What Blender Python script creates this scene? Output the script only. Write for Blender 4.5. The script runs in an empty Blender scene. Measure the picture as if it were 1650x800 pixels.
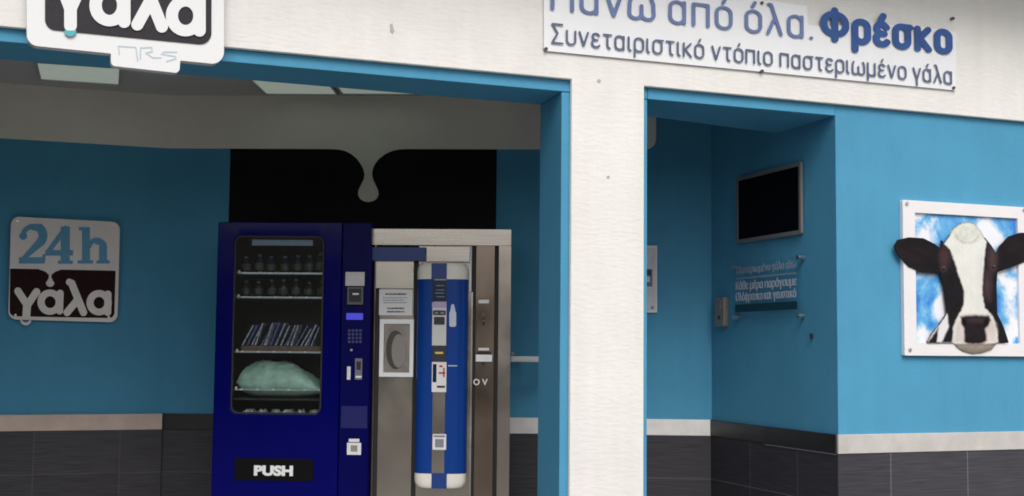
import bpy, bmesh, math, random
import numpy as np
from mathutils import Vector, Matrix

random.seed(7)
rng = np.random.default_rng(7)
SC = bpy.context.scene
COL = SC.collection

# ------------------------------------------------------------------ camera
F_PX, PITCH, ROLL, H = 2109.4, 0.0768, 0.0093, 1.2
cp, sp, cr, sr = math.cos(PITCH), math.sin(PITCH), math.cos(ROLL), math.sin(ROLL)
c_f = Vector((0, cp, sp)); u0 = Vector((0, -sp, cp)); r0 = Vector((1, 0, 0))
c_r = r0 * cr + u0 * sr
c_u = u0 * cr - r0 * sr
cam_d = bpy.data.cameras.new('camera')
cam = bpy.data.objects.new('camera', cam_d); COL.objects.link(cam)
cam_d.sensor_width = 36.0
cam_d.lens = 36.0 * F_PX / 1650.0
cam_d.clip_end = 500
M = Matrix((c_r, c_u, -c_f)).transposed().to_4x4()
M.translation = Vector((0, 0, H))
cam.matrix_world = M
SC.camera = cam

# ------------------------------------------------------------------ world, sun, exposure
SUN_EL, SUN_AZ = math.radians(44), math.radians(170)     # azimuth measured clockwise from +Y
w = bpy.data.worlds.new('World'); SC.world = w; w.use_nodes = True
nt = w.node_tree; nt.nodes.clear()
sky = nt.nodes.new('ShaderNodeTexSky'); sky.sky_type = 'NISHITA'; sky.sun_disc = False
sky.sun_elevation = SUN_EL; sky.sun_rotation = SUN_AZ
sky.dust_density = 3.0; sky.air_density = 1.0; sky.ozone_density = 1.0
hs = nt.nodes.new('ShaderNodeHueSaturation'); hs.inputs['Saturation'].default_value = 0.22
bg = nt.nodes.new('ShaderNodeBackground'); bg.inputs['Strength'].default_value = 0.11
wo = nt.nodes.new('ShaderNodeOutputWorld')
nt.links.new(sky.outputs[0], hs.inputs['Color']); nt.links.new(hs.outputs[0], bg.inputs['Color'])
nt.links.new(bg.outputs[0], wo.inputs['Surface'])
sl = bpy.data.lights.new('sun', 'SUN'); sl.energy = 1.12; sl.angle = math.radians(34); sl.color = (1.0, 0.955, 0.90)
so = bpy.data.objects.new('sun', sl); COL.objects.link(so)
sdir = Vector((math.sin(SUN_AZ) * math.cos(SUN_EL), math.cos(SUN_AZ) * math.cos(SUN_EL), math.sin(SUN_EL)))
so.rotation_euler = sdir.to_track_quat('Z', 'Y').to_euler(); so.location = (0, -6, 9)
SC.view_settings.view_transform = 'Standard'; SC.view_settings.look = 'None'
SC.view_settings.gamma = 1.0; SC.view_settings.use_curve_mapping = False
SC.view_settings.exposure = 0.48
SC.render.engine = 'CYCLES'
SC.cycles.use_denoising = True
SC.cycles.filter_width = 1.8
SC.cycles.max_bounces = 10; SC.cycles.diffuse_bounces = 6; SC.cycles.transparent_max_bounces = 12
SC.cycles.caustics_reflective = False; SC.cycles.caustics_refractive = False

# ------------------------------------------------------------------ helpers
def srgb(*c):
    o = [(v / 255 / 12.92 if v / 255 <= 0.04045 else ((v / 255 + 0.055) / 1.055) ** 2.4) for v in c]
    return tuple(o)

def mat(name, col, rough=0.6, metal=0.0, var=0.0, vscale=8.0, bump=0.0, bscale=60.0, bstretch=(1, 1, 1), coat=0.0, spec=0.5, rvar=0.0, streak=0.0):
    m = bpy.data.materials.new(name); m.use_nodes = True
    t = m.node_tree; b = t.nodes['Principled BSDF']
    b.inputs['Base Color'].default_value = (*col, 1); b.inputs['Roughness'].default_value = rough
    b.inputs['Metallic'].default_value = metal; b.inputs['Coat Weight'].default_value = coat
    b.inputs['Coat Roughness'].default_value = 0.06
    b.inputs['Specular IOR Level'].default_value = spec
    tc = t.nodes.new('ShaderNodeTexCoord')
    if var > 0 or rvar > 0:
        n = t.nodes.new('ShaderNodeTexNoise'); n.inputs['Scale'].default_value = vscale; n.inputs['Detail'].default_value = 6
        n.inputs['Roughness'].default_value = 0.65
        t.links.new(tc.outputs['Object'], n.inputs['Vector'])
        if var > 0:
            mr = t.nodes.new('ShaderNodeMapRange'); mr.inputs['From Min'].default_value = 0.3; mr.inputs['From Max'].default_value = 0.7
            mr.inputs['To Min'].default_value = 1 - var; mr.inputs['To Max'].default_value = 1 + var
            t.links.new(n.outputs['Fac'], mr.inputs['Value'])
            mx = t.nodes.new('ShaderNodeVectorMath'); mx.operation = 'SCALE'; mx.inputs[0].default_value = col
            t.links.new(mr.outputs[0], mx.inputs['Scale']); last = mx
            if streak > 0:      # faint rain and dust streaks running down the wall
                mp2 = t.nodes.new('ShaderNodeMapping'); mp2.inputs['Scale'].default_value = (9, 9, 0.55)
                t.links.new(tc.outputs['Object'], mp2.inputs['Vector'])
                n3 = t.nodes.new('ShaderNodeTexNoise'); n3.inputs['Scale'].default_value = 1.0; n3.inputs['Detail'].default_value = 8; n3.inputs['Roughness'].default_value = 0.7
                t.links.new(mp2.outputs[0], n3.inputs['Vector'])
                mr4 = t.nodes.new('ShaderNodeMapRange'); mr4.inputs['From Min'].default_value = 0.35; mr4.inputs['From Max'].default_value = 0.72
                mr4.inputs['To Min'].default_value = 1 + streak * .3; mr4.inputs['To Max'].default_value = 1 - streak
                t.links.new(n3.outputs['Fac'], mr4.inputs['Value'])
                last = t.nodes.new('ShaderNodeVectorMath'); last.operation = 'SCALE'
                t.links.new(mx.outputs[0], last.inputs[0]); t.links.new(mr4.outputs[0], last.inputs['Scale'])
            t.links.new(last.outputs[0], b.inputs['Base Color'])
        if rvar > 0:
            mr2 = t.nodes.new('ShaderNodeMapRange'); mr2.inputs['From Min'].default_value = 0.3; mr2.inputs['From Max'].default_value = 0.7
            mr2.inputs['To Min'].default_value = max(0, rough - rvar); mr2.inputs['To Max'].default_value = rough + rvar
            t.links.new(n.outputs['Fac'], mr2.inputs['Value']); t.links.new(mr2.outputs[0], b.inputs['Roughness'])
    if bump > 0:
        mp = t.nodes.new('ShaderNodeMapping'); mp.inputs['Scale'].default_value = bstretch
        t.links.new(tc.outputs['Object'], mp.inputs['Vector'])
        n2 = t.nodes.new('ShaderNodeTexNoise'); n2.inputs['Scale'].default_value = bscale; n2.inputs['Detail'].default_value = 5
        t.links.new(mp.outputs[0], n2.inputs['Vector'])
        bp = t.nodes.new('ShaderNodeBump'); bp.inputs['Strength'].default_value = bump; bp.inputs['Distance'].default_value = 0.01
        t.links.new(n2.outputs['Fac'], bp.inputs['Height']); t.links.new(bp.outputs[0], b.inputs['Normal'])
    return m

def tile_mat(name, col, mortar, u0, v0, bw=0.521, rh=0.272, rough=0.42):
    m = bpy.data.materials.new(name); m.use_nodes = True
    t = m.node_tree; b = t.nodes['Principled BSDF']; b.inputs['Roughness'].default_value = rough; b.inputs['Specular IOR Level'].default_value = 0.25
    tc = t.nodes.new('ShaderNodeTexCoord'); sx = t.nodes.new('ShaderNodeSeparateXYZ'); cx = t.nodes.new('ShaderNodeCombineXYZ')
    t.links.new(tc.outputs['Object'], sx.inputs[0])
    a1 = t.nodes.new('ShaderNodeMath'); a1.operation = 'ADD'; a1.inputs[1].default_value = -u0 + 20 * bw
    a2 = t.nodes.new('ShaderNodeMath'); a2.operation = 'ADD'; a2.inputs[1].default_value = -v0 + 20 * rh
    t.links.new(sx.outputs['X'], a1.inputs[0]); t.links.new(sx.outputs['Z'], a2.inputs[0])
    t.links.new(a1.outputs[0], cx.inputs['X']); t.links.new(a2.outputs[0], cx.inputs['Y'])
    br = t.nodes.new('ShaderNodeTexBrick'); br.offset = 0.0; br.inputs['Scale'].default_value = 1.0
    br.inputs['Brick Width'].default_value = bw; br.inputs['Row Height'].default_value = rh
    br.inputs['Mortar Size'].default_value = 0.0028; br.inputs['Mortar Smooth'].default_value = 0.2
    br.inputs['Color1'].default_value = (*[c * 0.86 for c in col], 1); br.inputs['Color2'].default_value = (*[c * 1.12 for c in col], 1)
    br.inputs['Mortar'].default_value = (*mortar, 1)
    t.links.new(cx.outputs[0], br.inputs['Vector'])
    mp = t.nodes.new('ShaderNodeMapping'); mp.inputs['Scale'].default_value = (3, 1, 70)
    t.links.new(tc.outputs['Object'], mp.inputs['Vector'])
    n = t.nodes.new('ShaderNodeTexNoise'); n.inputs['Scale'].default_value = 1.6; n.inputs['Detail'].default_value = 7
    t.links.new(mp.outputs[0], n.inputs['Vector'])
    mr = t.nodes.new('ShaderNodeMapRange'); mr.inputs['From Min'].default_value = 0.25; mr.inputs['From Max'].default_value = 0.75
    mr.inputs['To Min'].default_value = 0.66; mr.inputs['To Max'].default_value = 1.34
    t.links.new(n.outputs['Fac'], mr.inputs['Value'])
    mx = t.nodes.new('ShaderNodeVectorMath'); mx.operation = 'SCALE'
    t.links.new(br.outputs['Color'], mx.inputs[0]); t.links.new(mr.outputs[0], mx.inputs['Scale'])
    t.links.new(mx.outputs[0], b.inputs['Base Color'])
    bp = t.nodes.new('ShaderNodeBump'); bp.inputs['Strength'].default_value = 0.25; bp.inputs['Distance'].default_value = 0.004
    t.links.new(n.outputs['Fac'], bp.inputs['Height']); t.links.new(bp.outputs[0], b.inputs['Normal'])
    return m

def steel_mat(name, col, rough=0.32, vertical=True, var=0.10):
    m = bpy.data.materials.new(name); m.use_nodes = True
    t = m.node_tree; b = t.nodes['Principled BSDF']
    b.inputs['Metallic'].default_value = 1.0; b.inputs['Roughness'].default_value = rough
    tc = t.nodes.new('ShaderNodeTexCoord'); mp = t.nodes.new('ShaderNodeMapping')
    mp.inputs['Scale'].default_value = (260, 40, 3) if vertical else (3, 40, 260)
    t.links.new(tc.outputs['Object'], mp.inputs['Vector'])
    n = t.nodes.new('ShaderNodeTexNoise'); n.inputs['Scale'].default_value = 1.0; n.inputs['Detail'].default_value = 3
    t.links.new(mp.outputs[0], n.inputs['Vector'])
    n2 = t.nodes.new('ShaderNodeTexNoise'); n2.inputs['Scale'].default_value = 3.0; n2.inputs['Detail'].default_value = 4
    t.links.new(tc.outputs['Object'], n2.inputs['Vector'])
    ad = t.nodes.new('ShaderNodeMath'); ad.operation = 'ADD'
    t.links.new(n.outputs['Fac'], ad.inputs[0]); t.links.new(n2.outputs['Fac'], ad.inputs[1])
    mr = t.nodes.new('ShaderNodeMapRange'); mr.inputs['From Min'].default_value = 0.6; mr.inputs['From Max'].default_value = 1.4
    mr.inputs['To Min'].default_value = 1 - var; mr.inputs['To Max'].default_value = 1 + var
    t.links.new(ad.outputs[0], mr.inputs['Value'])
    mx = t.nodes.new('ShaderNodeVectorMath'); mx.operation = 'SCALE'; mx.inputs[0].default_value = col
    t.links.new(mr.outputs[0], mx.inputs['Scale']); t.links.new(mx.outputs[0], b.inputs['Base Color'])
    mr3 = t.nodes.new('ShaderNodeMapRange'); mr3.inputs['From Min'].default_value = 0.3; mr3.inputs['From Max'].default_value = 0.7
    mr3.inputs['To Min'].default_value = rough - 0.06; mr3.inputs['To Max'].default_value = rough + 0.1
    t.links.new(n2.outputs['Fac'], mr3.inputs['Value']); t.links.new(mr3.outputs[0], b.inputs['Roughness'])
    bp = t.nodes.new('ShaderNodeBump'); bp.inputs['Strength'].default_value = 0.06; bp.inputs['Distance'].default_value = 0.002
    t.links.new(n.outputs['Fac'], bp.inputs['Height']); t.links.new(bp.outputs[0], b.inputs['Normal'])
    return m

def glass_mat(name, tint=(1, 1, 1), fac=0.07, rough=0.02):
    m = bpy.data.materials.new(name); m.use_nodes = True
    t = m.node_tree; t.nodes.clear()
    o = t.nodes.new('ShaderNodeOutputMaterial'); mx = t.nodes.new('ShaderNodeMixShader')
    tr = t.nodes.new('ShaderNodeBsdfTransparent'); tr.inputs['Color'].default_value = (*tint, 1)
    gl = t.nodes.new('ShaderNodeBsdfGlossy'); gl.inputs['Roughness'].default_value = rough
    mx.inputs[0].default_value = fac
    t.links.new(tr.outputs[0], mx.inputs[1]); t.links.new(gl.outputs[0], mx.inputs[2]); t.links.new(mx.outputs[0], o.inputs['Surface'])
    return m

class Frame:
    """A vertical wall plane: local x runs along it, local z is up, local -y faces the street."""
    def __init__(s, p0, ang):
        s.p = Vector((p0[0], p0[1], 0)); s.a = ang
        s.u = Vector((math.cos(ang), math.sin(ang), 0)); s.n = Vector((-math.sin(ang), math.cos(ang), 0))
        s.m = Matrix.Translation(s.p) @ Matrix.Rotation(ang, 4, 'Z')
    def hit(s, px, py, off=0.0):
        d = c_f + c_r * ((px - 825) / F_PX) + c_u * ((400 - py) / F_PX)
        o = Vector((0, 0, H))
        k = ((s.p - o).dot(s.n) + off) / d.dot(s.n)
        return o + d * k
    def loc(s, px, py, off=0.0):
        q = s.hit(px, py, off)
        return ((q - s.p).dot(s.u), q.z)

FR = Frame((0, 6.3256), 0.3798)                 # street facade
BK = Frame((0, 8.5), -0.043)                    # rear wall
_a = BK.hit(262, 668); _b = BK.hit(1147, 678)
LW = Frame((_a.x, _a.y), 0.3531)                # left stretch of the rear wall
_c = FR.hit(1346, 185, 0.03)
_d = Vector((_c.x - _b.x, _c.y - _b.y))
SW = Frame((_b.x, _b.y), math.atan2(_d.y, _d.x))  # passage side wall
S_LEN = _d.length

def link(o, parent=None, m=None):
    COL.objects.link(o)
    if parent: o.parent = parent
    return o

def obj(name, bm, material, parent=None, frame=None, bevel=0.0, smooth=False, seg=2):
    me = bpy.data.meshes.new(name)
    bmesh.ops.recalc_face_normals(bm, faces=bm.faces)
    bm.to_mesh(me); bm.free()
    for mm in (material if isinstance(material, (list, tuple)) else [material]): me.materials.append(mm)
    o = bpy.data.objects.new(name, me)
    link(o, parent)
    if frame is not None and parent is None: o.matrix_world = frame.m
    if smooth:
        for p in me.polygons: p.use_smooth = True
    if bevel > 0:
        b = o.modifiers.new('bevel', 'BEVEL'); b.width = bevel; b.segments = seg; b.limit_method = 'ANGLE'; b.angle_limit = math.radians(40)
        for p in me.polygons: p.use_smooth = True
        wn = o.modifiers.new('wn', 'WEIGHTED_NORMAL'); wn.keep_sharp = False
    return o

def thing(name, label, cat, frame=None, at=None, group=None):
    """Empty at a thing's base; its parts keep the wall frame's axes, shifted to the base point `at` (u, y, z)."""
    o = bpy.data.objects.new(name, None); COL.objects.link(o); o.empty_display_size = 0.1
    if frame is not None: o.matrix_world = frame.m
    o['label'] = label; o['category'] = cat
    if group: o['group'] = group
    return o

def tag(o, label, cat, group=None):
    o['label'] = label; o['category'] = cat
    if group: o['group'] = group
    return o

def new(): return bmesh.new()

def box(bm, x0, x1, y0, y1, z0, z1):
    v = [bm.verts.new(c) for c in ((x0, y0, z0), (x1, y0, z0), (x1, y1, z0), (x0, y1, z0), (x0, y0, z1), (x1, y0, z1), (x1, y1, z1), (x0, y1, z1))]
    for f in ((0, 1, 5, 4), (1, 2, 6, 5), (2, 3, 7, 6), (3, 0, 4, 7), (4, 5, 6, 7), (3, 2, 1, 0)): bm.faces.new([v[i] for i in f])
    return bm

def bx(*a): return box(new(), *a)

def prism(bm, poly, y0, y1):
    """poly of (x, z) extruded from y0 to y1"""
    a = [bm.verts.new((x, y0, z)) for x, z in poly]; b = [bm.verts.new((x, y1, z)) for x, z in poly]
    bm.faces.new(a); bm.faces.new(b[::-1]); n = len(poly)
    for i in range(n): bm.faces.new((a[i], b[i], b[(i + 1) % n], a[(i + 1) % n]))
    return bm

def plan(bm, poly, z0, z1):
    a = [bm.verts.new((x, y, z0)) for x, y in poly]; b = [bm.verts.new((x, y, z1)) for x, y in poly]
    bm.faces.new(a); bm.faces.new(b[::-1]); n = len(poly)
    for i in range(n): bm.faces.new((a[i], b[i], b[(i + 1) % n], a[(i + 1) % n]))
    return bm

def rrect(x0, x1, z0, z1, r, n=6):
    out = []
    for cx, cz, a0 in ((x1 - r, z1 - r, 0), (x0 + r, z1 - r, 90), (x0 + r, z0 + r, 180), (x1 - r, z0 + r, 270)):
        for k in range(n + 1):
            a = math.radians(a0 + 90 * k / n); out.append((cx + r * math.cos(a), cz + r * math.sin(a)))
    return out

def ring_plate(bm, outer, inner, y0, y1):
    """plate between two loops with the same number of points"""
    n = len(outer)
    L = [[bm.verts.new((x, y, z)) for x, z in lp] for lp, y in ((outer, y0), (inner, y0), (inner, y1), (outer, y1))]
    for a in range(4):
        A, B = L[a], L[(a + 1) % 4]
        for i in range(n): bm.faces.new((A[i], A[(i + 1) % n], B[(i + 1) % n], B[i]))
    return bm

def rect_like(loop, x0, x1, z0, z1):
    """project a loop radially onto a rectangle, same count, corners hit exactly"""
    cx, cz = (x0 + x1) / 2, (z0 + z1) / 2; n = len(loop); q = n // 4; out = []
    C = [(x1, z1), (x0, z1), (x0, z0), (x1, z0)]
    for s in range(4):
        c = C[s]; pts = loop[s * q:(s + 1) * q]
        for k, p in enumerate(pts):
            h = q // 2
            if s % 2 == 0:
                o = (c[0], min(max(p[1], z0), z1)) if k < h else (c if k == h else (p[0], c[1]))
            else:
                o = (p[0], c[1]) if k < h else (c if k == h else (c[0], p[1]))
            out.append(o)
    return out

def cyl(bm, c, r, y0, y1, n=16, r1=None):
    """disc/cylinder along y, centre c=(x, z)"""
    r1 = r if r1 is None else r1
    a = [bm.verts.new((c[0] + r * math.cos(2 * math.pi * k / n), y0, c[1] + r * math.sin(2 * math.pi * k / n))) for k in range(n)]
    b = [bm.verts.new((c[0] + r1 * math.cos(2 * math.pi * k / n), y1, c[1] + r1 * math.sin(2 * math.pi * k / n))) for k in range(n)]
    bm.faces.new(a); bm.faces.new(b[::-1])
    for i in range(n): bm.faces.new((a[i], b[i], b[(i + 1) % n], a[(i + 1) % n]))
    return bm

def lathe(bm, c, prof, n=14):
    """vertical solid of revolution, centre c=(x, y), prof of (r, z)"""
    rings = []
    for r, z in prof: rings.append([bm.verts.new((c[0] + r * math.cos(2 * math.pi * k / n), c[1] + r * math.sin(2 * math.pi * k / n), z)) for k in range(n)])
    for A, B in zip(rings, rings[1:]):
        for i in range(n): bm.faces.new((A[i], A[(i + 1) % n], B[(i + 1) % n], B[i]))
    bm.faces.new(rings[0][::-1]); bm.faces.new(rings[-1])
    return bm

# ---- signed-distance outlines (numpy): letters, drips and cut-outs become real flat solids
def s_seg(X, Y, a, b, r, r2=None):
    ax, ay = a; bx_, by = b; dx, dy = bx_ - ax, by - ay
    t = np.clip(((X - ax) * dx + (Y - ay) * dy) / (dx * dx + dy * dy + 1e-9), 0, 1)
    rr = r if r2 is None else r + (r2 - r) * t
    return np.hypot(X - ax - t * dx, Y - ay - t * dy) - rr
def s_ell(X, Y, c, rx, ry):
    k = np.hypot((X - c[0]) / rx, (Y - c[1]) / ry); return (k - 1) * min(rx, ry)
def s_box(X, Y, x0, x1, y0, y1, r=0):
    qx = np.abs(X - (x0 + x1) / 2) - (x1 - x0) / 2 + r; qy = np.abs(Y - (y0 + y1) / 2) - (y1 - y0) / 2 + r
    return np.hypot(np.maximum(qx, 0), np.maximum(qy, 0)) + np.minimum(np.maximum(qx, qy), 0) - r
def s_poly(X, Y, P, r=0):
    d = np.full(X.shape, 1e9); ins = np.zeros(X.shape, bool); n = len(P)
    for i in range(n):
        a, b = P[i], P[(i + 1) % n]
        d = np.minimum(d, s_seg(X, Y, a, b, 0))
        if a[1] != b[1]:
            c = ((a[1] > Y) != (b[1] > Y)) & (X < (b[0] - a[0]) * (Y - a[1]) / (b[1] - a[1]) + a[0]); ins ^= c
    return np.where(ins, -d, d) - r
def s_arc(X, Y, c, R, a0, a1, r):
    d = np.full(X.shape, 1e9); n = 14
    P = [(c[0] + R * math.cos(math.radians(a0 + (a1 - a0) * k / n)), c[1] - R * math.sin(math.radians(a0 + (a1 - a0) * k / n))) for k in range(n + 1)]
    for a, b in zip(P, P[1:]): d = np.minimum(d, s_seg(X, Y, a, b, r))
    return d
def U(*a):
    d = a[0]
    for q in a[1:]: d = np.minimum(d, q)
    return d
def SUB(a, b): return np.maximum(a, -b)

def sdf_mesh(fn, bounds, step, to_local, y_front, thick, colour=None):
    """marching-squares solid: outline fn(X,Y)<0 on a grid in drawing units, mapped to (x,z) by to_local"""
    x0, x1, y0, y1 = bounds
    xs = np.arange(x0, x1 + step, step); ys = np.arange(y0, y1 + step, step)
    X, Y = np.meshgrid(xs, ys); D = fn(X, Y); D = np.where(np.abs(D) < 1e-6, 1e-6, D)
    ins = D < 0
    bm = new(); cache = {}
    lay = bm.verts.layers.float_color.new('Col') if colour else None
    def vert(key, x, y):
        v = cache.get(key)
        if v is None:
            lx, lz = to_local(x, y); v = bm.verts.new((lx, y_front, lz)); cache[key] = v
            if lay is not None: v[lay] = (x, y, 0, 1)
        return v
    def corner(i, j): return vert((0, i, j), xs[i], ys[j])
    def cross(i, j, i2, j2):
        if (i2, j2) < (i, j): i, j, i2, j2 = i2, j2, i, j
        t = D[j, i] / (D[j, i] - D[j2, i2]); t = min(max(t, 0.02), 0.98)
        return vert((1, i, j, i2, j2), xs[i] + t * (xs[i2] - xs[i]), ys[j] + t * (ys[j2] - ys[j]))
    ny, nx = D.shape
    s4 = ins[:-1, :-1].astype(int) + ins[:-1, 1:] + ins[1:, 1:] + ins[1:, :-1]
    for j, i in zip(*np.nonzero(s4)):
        cs = [(i, j), (i + 1, j), (i + 1, j + 1), (i, j + 1)]; poly = []
        for k in range(4):
            a, b = cs[k], cs[(k + 1) % 4]
            ia, ib = ins[a[1], a[0]], ins[b[1], b[0]]
            if ia: poly.append(corner(*a))
            if ia != ib: poly.append(cross(a[0], a[1], b[0], b[1]))
        if len(poly) >= 3:
            try: bm.faces.new(poly)
            except ValueError: pass
    if colour:
        keys = list(bm.verts); xy = np.array([(v[lay][0], v[lay][1]) for v in keys])
        cc = colour(xy[:, 0], xy[:, 1])
        for v, c in zip(keys, cc): v[lay] = (c[0], c[1], c[2], 1)
    if thick > 0:
        edges = [e for e in bm.edges if len(e.link_faces) == 1]
        r = bmesh.ops.extrude_edge_only(bm, edges=edges)
        for g in r['geom']:
            if isinstance(g, bmesh.types.BMVert): g.co.y += thick
    return bm

def text_bm(s, x0, x1, zb, cap, y_front, thick, bold=0.0, ref='Η', align_h=True):
    """lettering as solid geometry, left x0 to right x1, baseline zb, capital height cap"""
    def raw(t, ext):
        c = bpy.data.curves.new('t', 'FONT'); c.body = t; c.size = 1; c.offset = bold; c.resolution_u = 3; c.extrude = ext
        o = bpy.data.objects.new('t', c); COL.objects.link(o)
        dg = bpy.context.evaluated_depsgraph_get(); me = bpy.data.meshes.new_from_object(o.evaluated_get(dg))
        bpy.data.objects.remove(o); bpy.data.curves.remove(c); return me
    hm = raw(ref, 0); capu = max(v.co.y for v in hm.vertices); bpy.data.meshes.remove(hm)
    me = raw(s, 0.5)
    xa = min(v.co.x for v in me.vertices); xb = max(v.co.x for v in me.vertices)
    kx = (x1 - x0) / (xb - xa); kz = cap / capu
    for v in me.vertices:
        v.co = Vector((x0 + (v.co.x - xa) * kx, y_front + thick * (0.5 - v.co.z), zb + v.co.y * kz))
    bm = new(); bm.from_mesh(me); bpy.data.meshes.remove(me)
    return bm


# ---- a plain rounded-corner stroke alphabet for the signs: each glyph is (advance, strokes) in x-height units
def _o(x0, x1, y0, y1, r=None, a0=0, a1=360):
    """rounded bowl as a closed polyline"""
    r = r or (x1 - x0) / 2; out = []
    for cx, cy, s0 in ((x1 - r, y1 - r, 0), (x0 + r, y1 - r, 90), (x0 + r, y0 + r, 180), (x1 - r, y0 + r, 270)):
        for k in range(7):
            a = math.radians(s0 + 15 * k); out.append((cx + r * math.cos(a), cy + r * math.sin(a)))
    return out + [out[0]]
def _half(x0, x1, y0, y1, which):
    full = _o(x0, x1, y0, y1)
    return full[14:28] if which == 'bottom' else full[0:14]
_bowl = _o(0, .56, 0, 1)
def _acc(g, x): return (g[0], g[1] + [[(x, 1.2), (x + .10, 1.42)]])
GL = {}
GL['ο'] = (.56, [_bowl])
GL['α'] = (.60, [_o(0, .54, 0, 1), [(.54, 1), (.54, 0)]])
GL['ν'] = (.54, [[(0, 1), (.27, 0), (.54, 1)]])
GL['υ'] = (.54, [[(0, 1)] + _half(0, .54, 0, 1, 'bottom') + [(.54, 1)]])
GL['ω'] = (.92, [[(.10, 1), (.02, .74)] + _half(0, .46, 0, .9, 'bottom')[1:] + [(.46, .62)], [(.46, .62)] + _half(.46, .92, 0, .9, 'bottom') + [(.90, .74), (.82, 1)]])
GL['π'] = (.60, [[(0, 0), (0, 1), (.56, 1), (.56, 0)]])
GL['λ'] = (.56, [[(.04, 1.42), (.14, 1.42), (.54, 0)], [(.29, .80), (0, 0)]])
GL['ρ'] = (.56, [_bowl, [(0, .5), (0, -.42)]])
GL['ε'] = (.48, [[(.46, .86), (.34, .99), (.18, 1), (.05, .90), (.03, .72), (.12, .56), (.24, .53), (.36, .53)], [(.24, .53), (.10, .49), (.0, .36), (.01, .16), (.12, .02), (.28, -.0), (.40, .04), (.48, .14)]])
GL['σ'] = (.62, [_o(0, .56, 0, 1), [(.28, 1), (.66, 1)]])
GL['ς'] = (.50, [[(.46, 1), (.2, .96), (.02, .7), (.02, .35), (.2, .1), (.42, 0), (.40, -.2)]])
GL['κ'] = (.52, [[(0, 1), (0, 0)], [(.48, 1), (.10, .54), (.50, 0)], [(0, .54), (.10, .54)]])
GL['τ'] = (.50, [[(0, 1), (.50, 1)], [(.25, 1), (.25, .2), (.31, .04), (.42, 0)]])
GL['ι'] = (.14, [[(0, 1), (0, .2), (.05, .04), (.14, 0)]])
GL['μ'] = (.58, [[(0, 1), (0, -.42)], [(0, .5)] + _half(0, .54, 0, .9, 'bottom') + [(.54, 1)], [(.54, 1), (.54, 0)]])
GL['γ'] = (.54, [[(0, 1), (.27, .05), (.54, 1)], [(.27, .05), (.27, -.42)]])
GL['η'] = (.54, [[(0, 1), (0, 0)], [(0, .5)] + _half(0, .54, .1, 1, 'top')[::-1] + [(.54, -.4)]])
GL['φ'] = (.74, [_o(0, .74, 0, 1, .32), [(.37, 1.3), (.37, -.4)]])
GL['δ'] = (.56, [_bowl, [(.1, .9), (.06, 1.3), (.5, 1.42)]])
GL['ό'] = _acc(GL['ο'], .25); GL['ά'] = _acc(GL['α'], .26); GL['έ'] = _acc(GL['ε'], .22)
GL['ώ'] = _acc(GL['ω'], .40)
GL['θ'] = (.54, [_o(0, .54, 0, 1.40), [(0, .7), (.54, .7)]])
GL['Π'] = (.74, [[(0, 0), (0, 1.38), (.70, 1.38), (.70, 0)]])
GL['Φ'] = (.96, [_o(0, .94, .24, 1.20, .42), [(.47, 1.40), (.47, -.02)]])
GL['Σ'] = (.66, [[(.64, 1.38), (.0, 1.38), (.34, .72), (.0, 0), (.66, 0)]])
GL['Κ'] = (.60, [[(0, 1.38), (0, 0)], [(.56, 1.38), (0, .62)], [(.16, .82), (.60, 0)]])
GL['Ο'] = (.74, [_o(0, .74, 0, 1.38, .32)])
GL['.'] = (.06, [[(.02, .02), (.04, .02)]])
def stroke_words(s, wt, gap, space):
    """-> list of (word, segments, x_end) with all glyphs laid out from x=0"""
    x = 0.0; words = []; cur = []
    for ch in s:
        if ch == ' ':
            words.append(cur); cur = []; x += space - gap; continue
        adv, st = GL[ch]
        for pl in st: cur.append([(x + a, b) for a, b in pl])
        x += adv + gap
    words.append(cur); return words, x - gap
def stroke_text(s, x0, x1, zb, xh, wt, y_front, thick, m_, parent, name, gap=.26, space=.62, step=.055):
    words, W = stroke_words(s, wt, gap, space); kx = (x1 - x0) / (W + wt); kz = xh
    for wd in words:
        xs_ = [p[0] for pl in wd for p in pl]
        def fn(X, Y):
            d = np.full(X.shape, 1e9)
            for pl in wd:
                for a, b in zip(pl, pl[1:]): d = np.minimum(d, s_seg(X, Y, a, b, wt / 2))
            return d
        bm = sdf_mesh(fn, (min(xs_) - wt, max(xs_) + wt, -.42 - wt, 1.44 + wt), step, lambda x, y: (x0 + (x + wt / 2) * kx, zb + y * kz), y_front, thick)
        obj(name, bm, m_, parent)

# ------------------------------------------------------------------ materials
BLUE = (0.083, 0.318, 0.505)
m_white = mat('white_stucco', (0.82, 0.80, 0.765), 0.75, var=0.05, vscale=2.5, bump=0.30, bscale=26, bstretch=(0.7, 1, 2.0), streak=0.045)
m_blue = mat('blue_paint', BLUE, 0.6, var=0.06, vscale=2.2, bump=0.16, bscale=70, spec=0.15, streak=0.05)
m_cream = mat('cream_paint', (0.84, 0.80, 0.70), 0.7, var=0.04, vscale=3, bump=0.08, bscale=70)
m_black = mat('black_paint', (0.005, 0.005, 0.0065), 0.5, spec=0.12)
m_ceil = mat('ceiling_paint', (0.55, 0.53, 0.50), 0.8, var=0.03)
m_marble = mat('marble_brightened', (0.86, 0.83, 0.80), 0.35, var=0.10, vscale=7)  # front trim's marble again, lightened to stand for brighter light at the rear
m_marble_f = mat('marble_front', (0.56, 0.53, 0.505), 0.45, var=0.12, vscale=7)
m_marble_b = mat('pink_marble', (0.62, 0.49, 0.42), 0.45, var=0.12, vscale=7)
m_darkstrip = mat('dark_trim_tile', (0.020, 0.019, 0.022), 0.4, var=0.25, vscale=9)
m_grout = mat('grout', (0.16, 0.155, 0.165), 0.8)
m_floor = mat('floor_tile', (0.47, 0.46, 0.44), 0.5, var=0.15)
m_ground = mat('pavement_concrete', (0.22, 0.212, 0.20), 0.85, var=0.2, vscale=2, bump=0.3)
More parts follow.
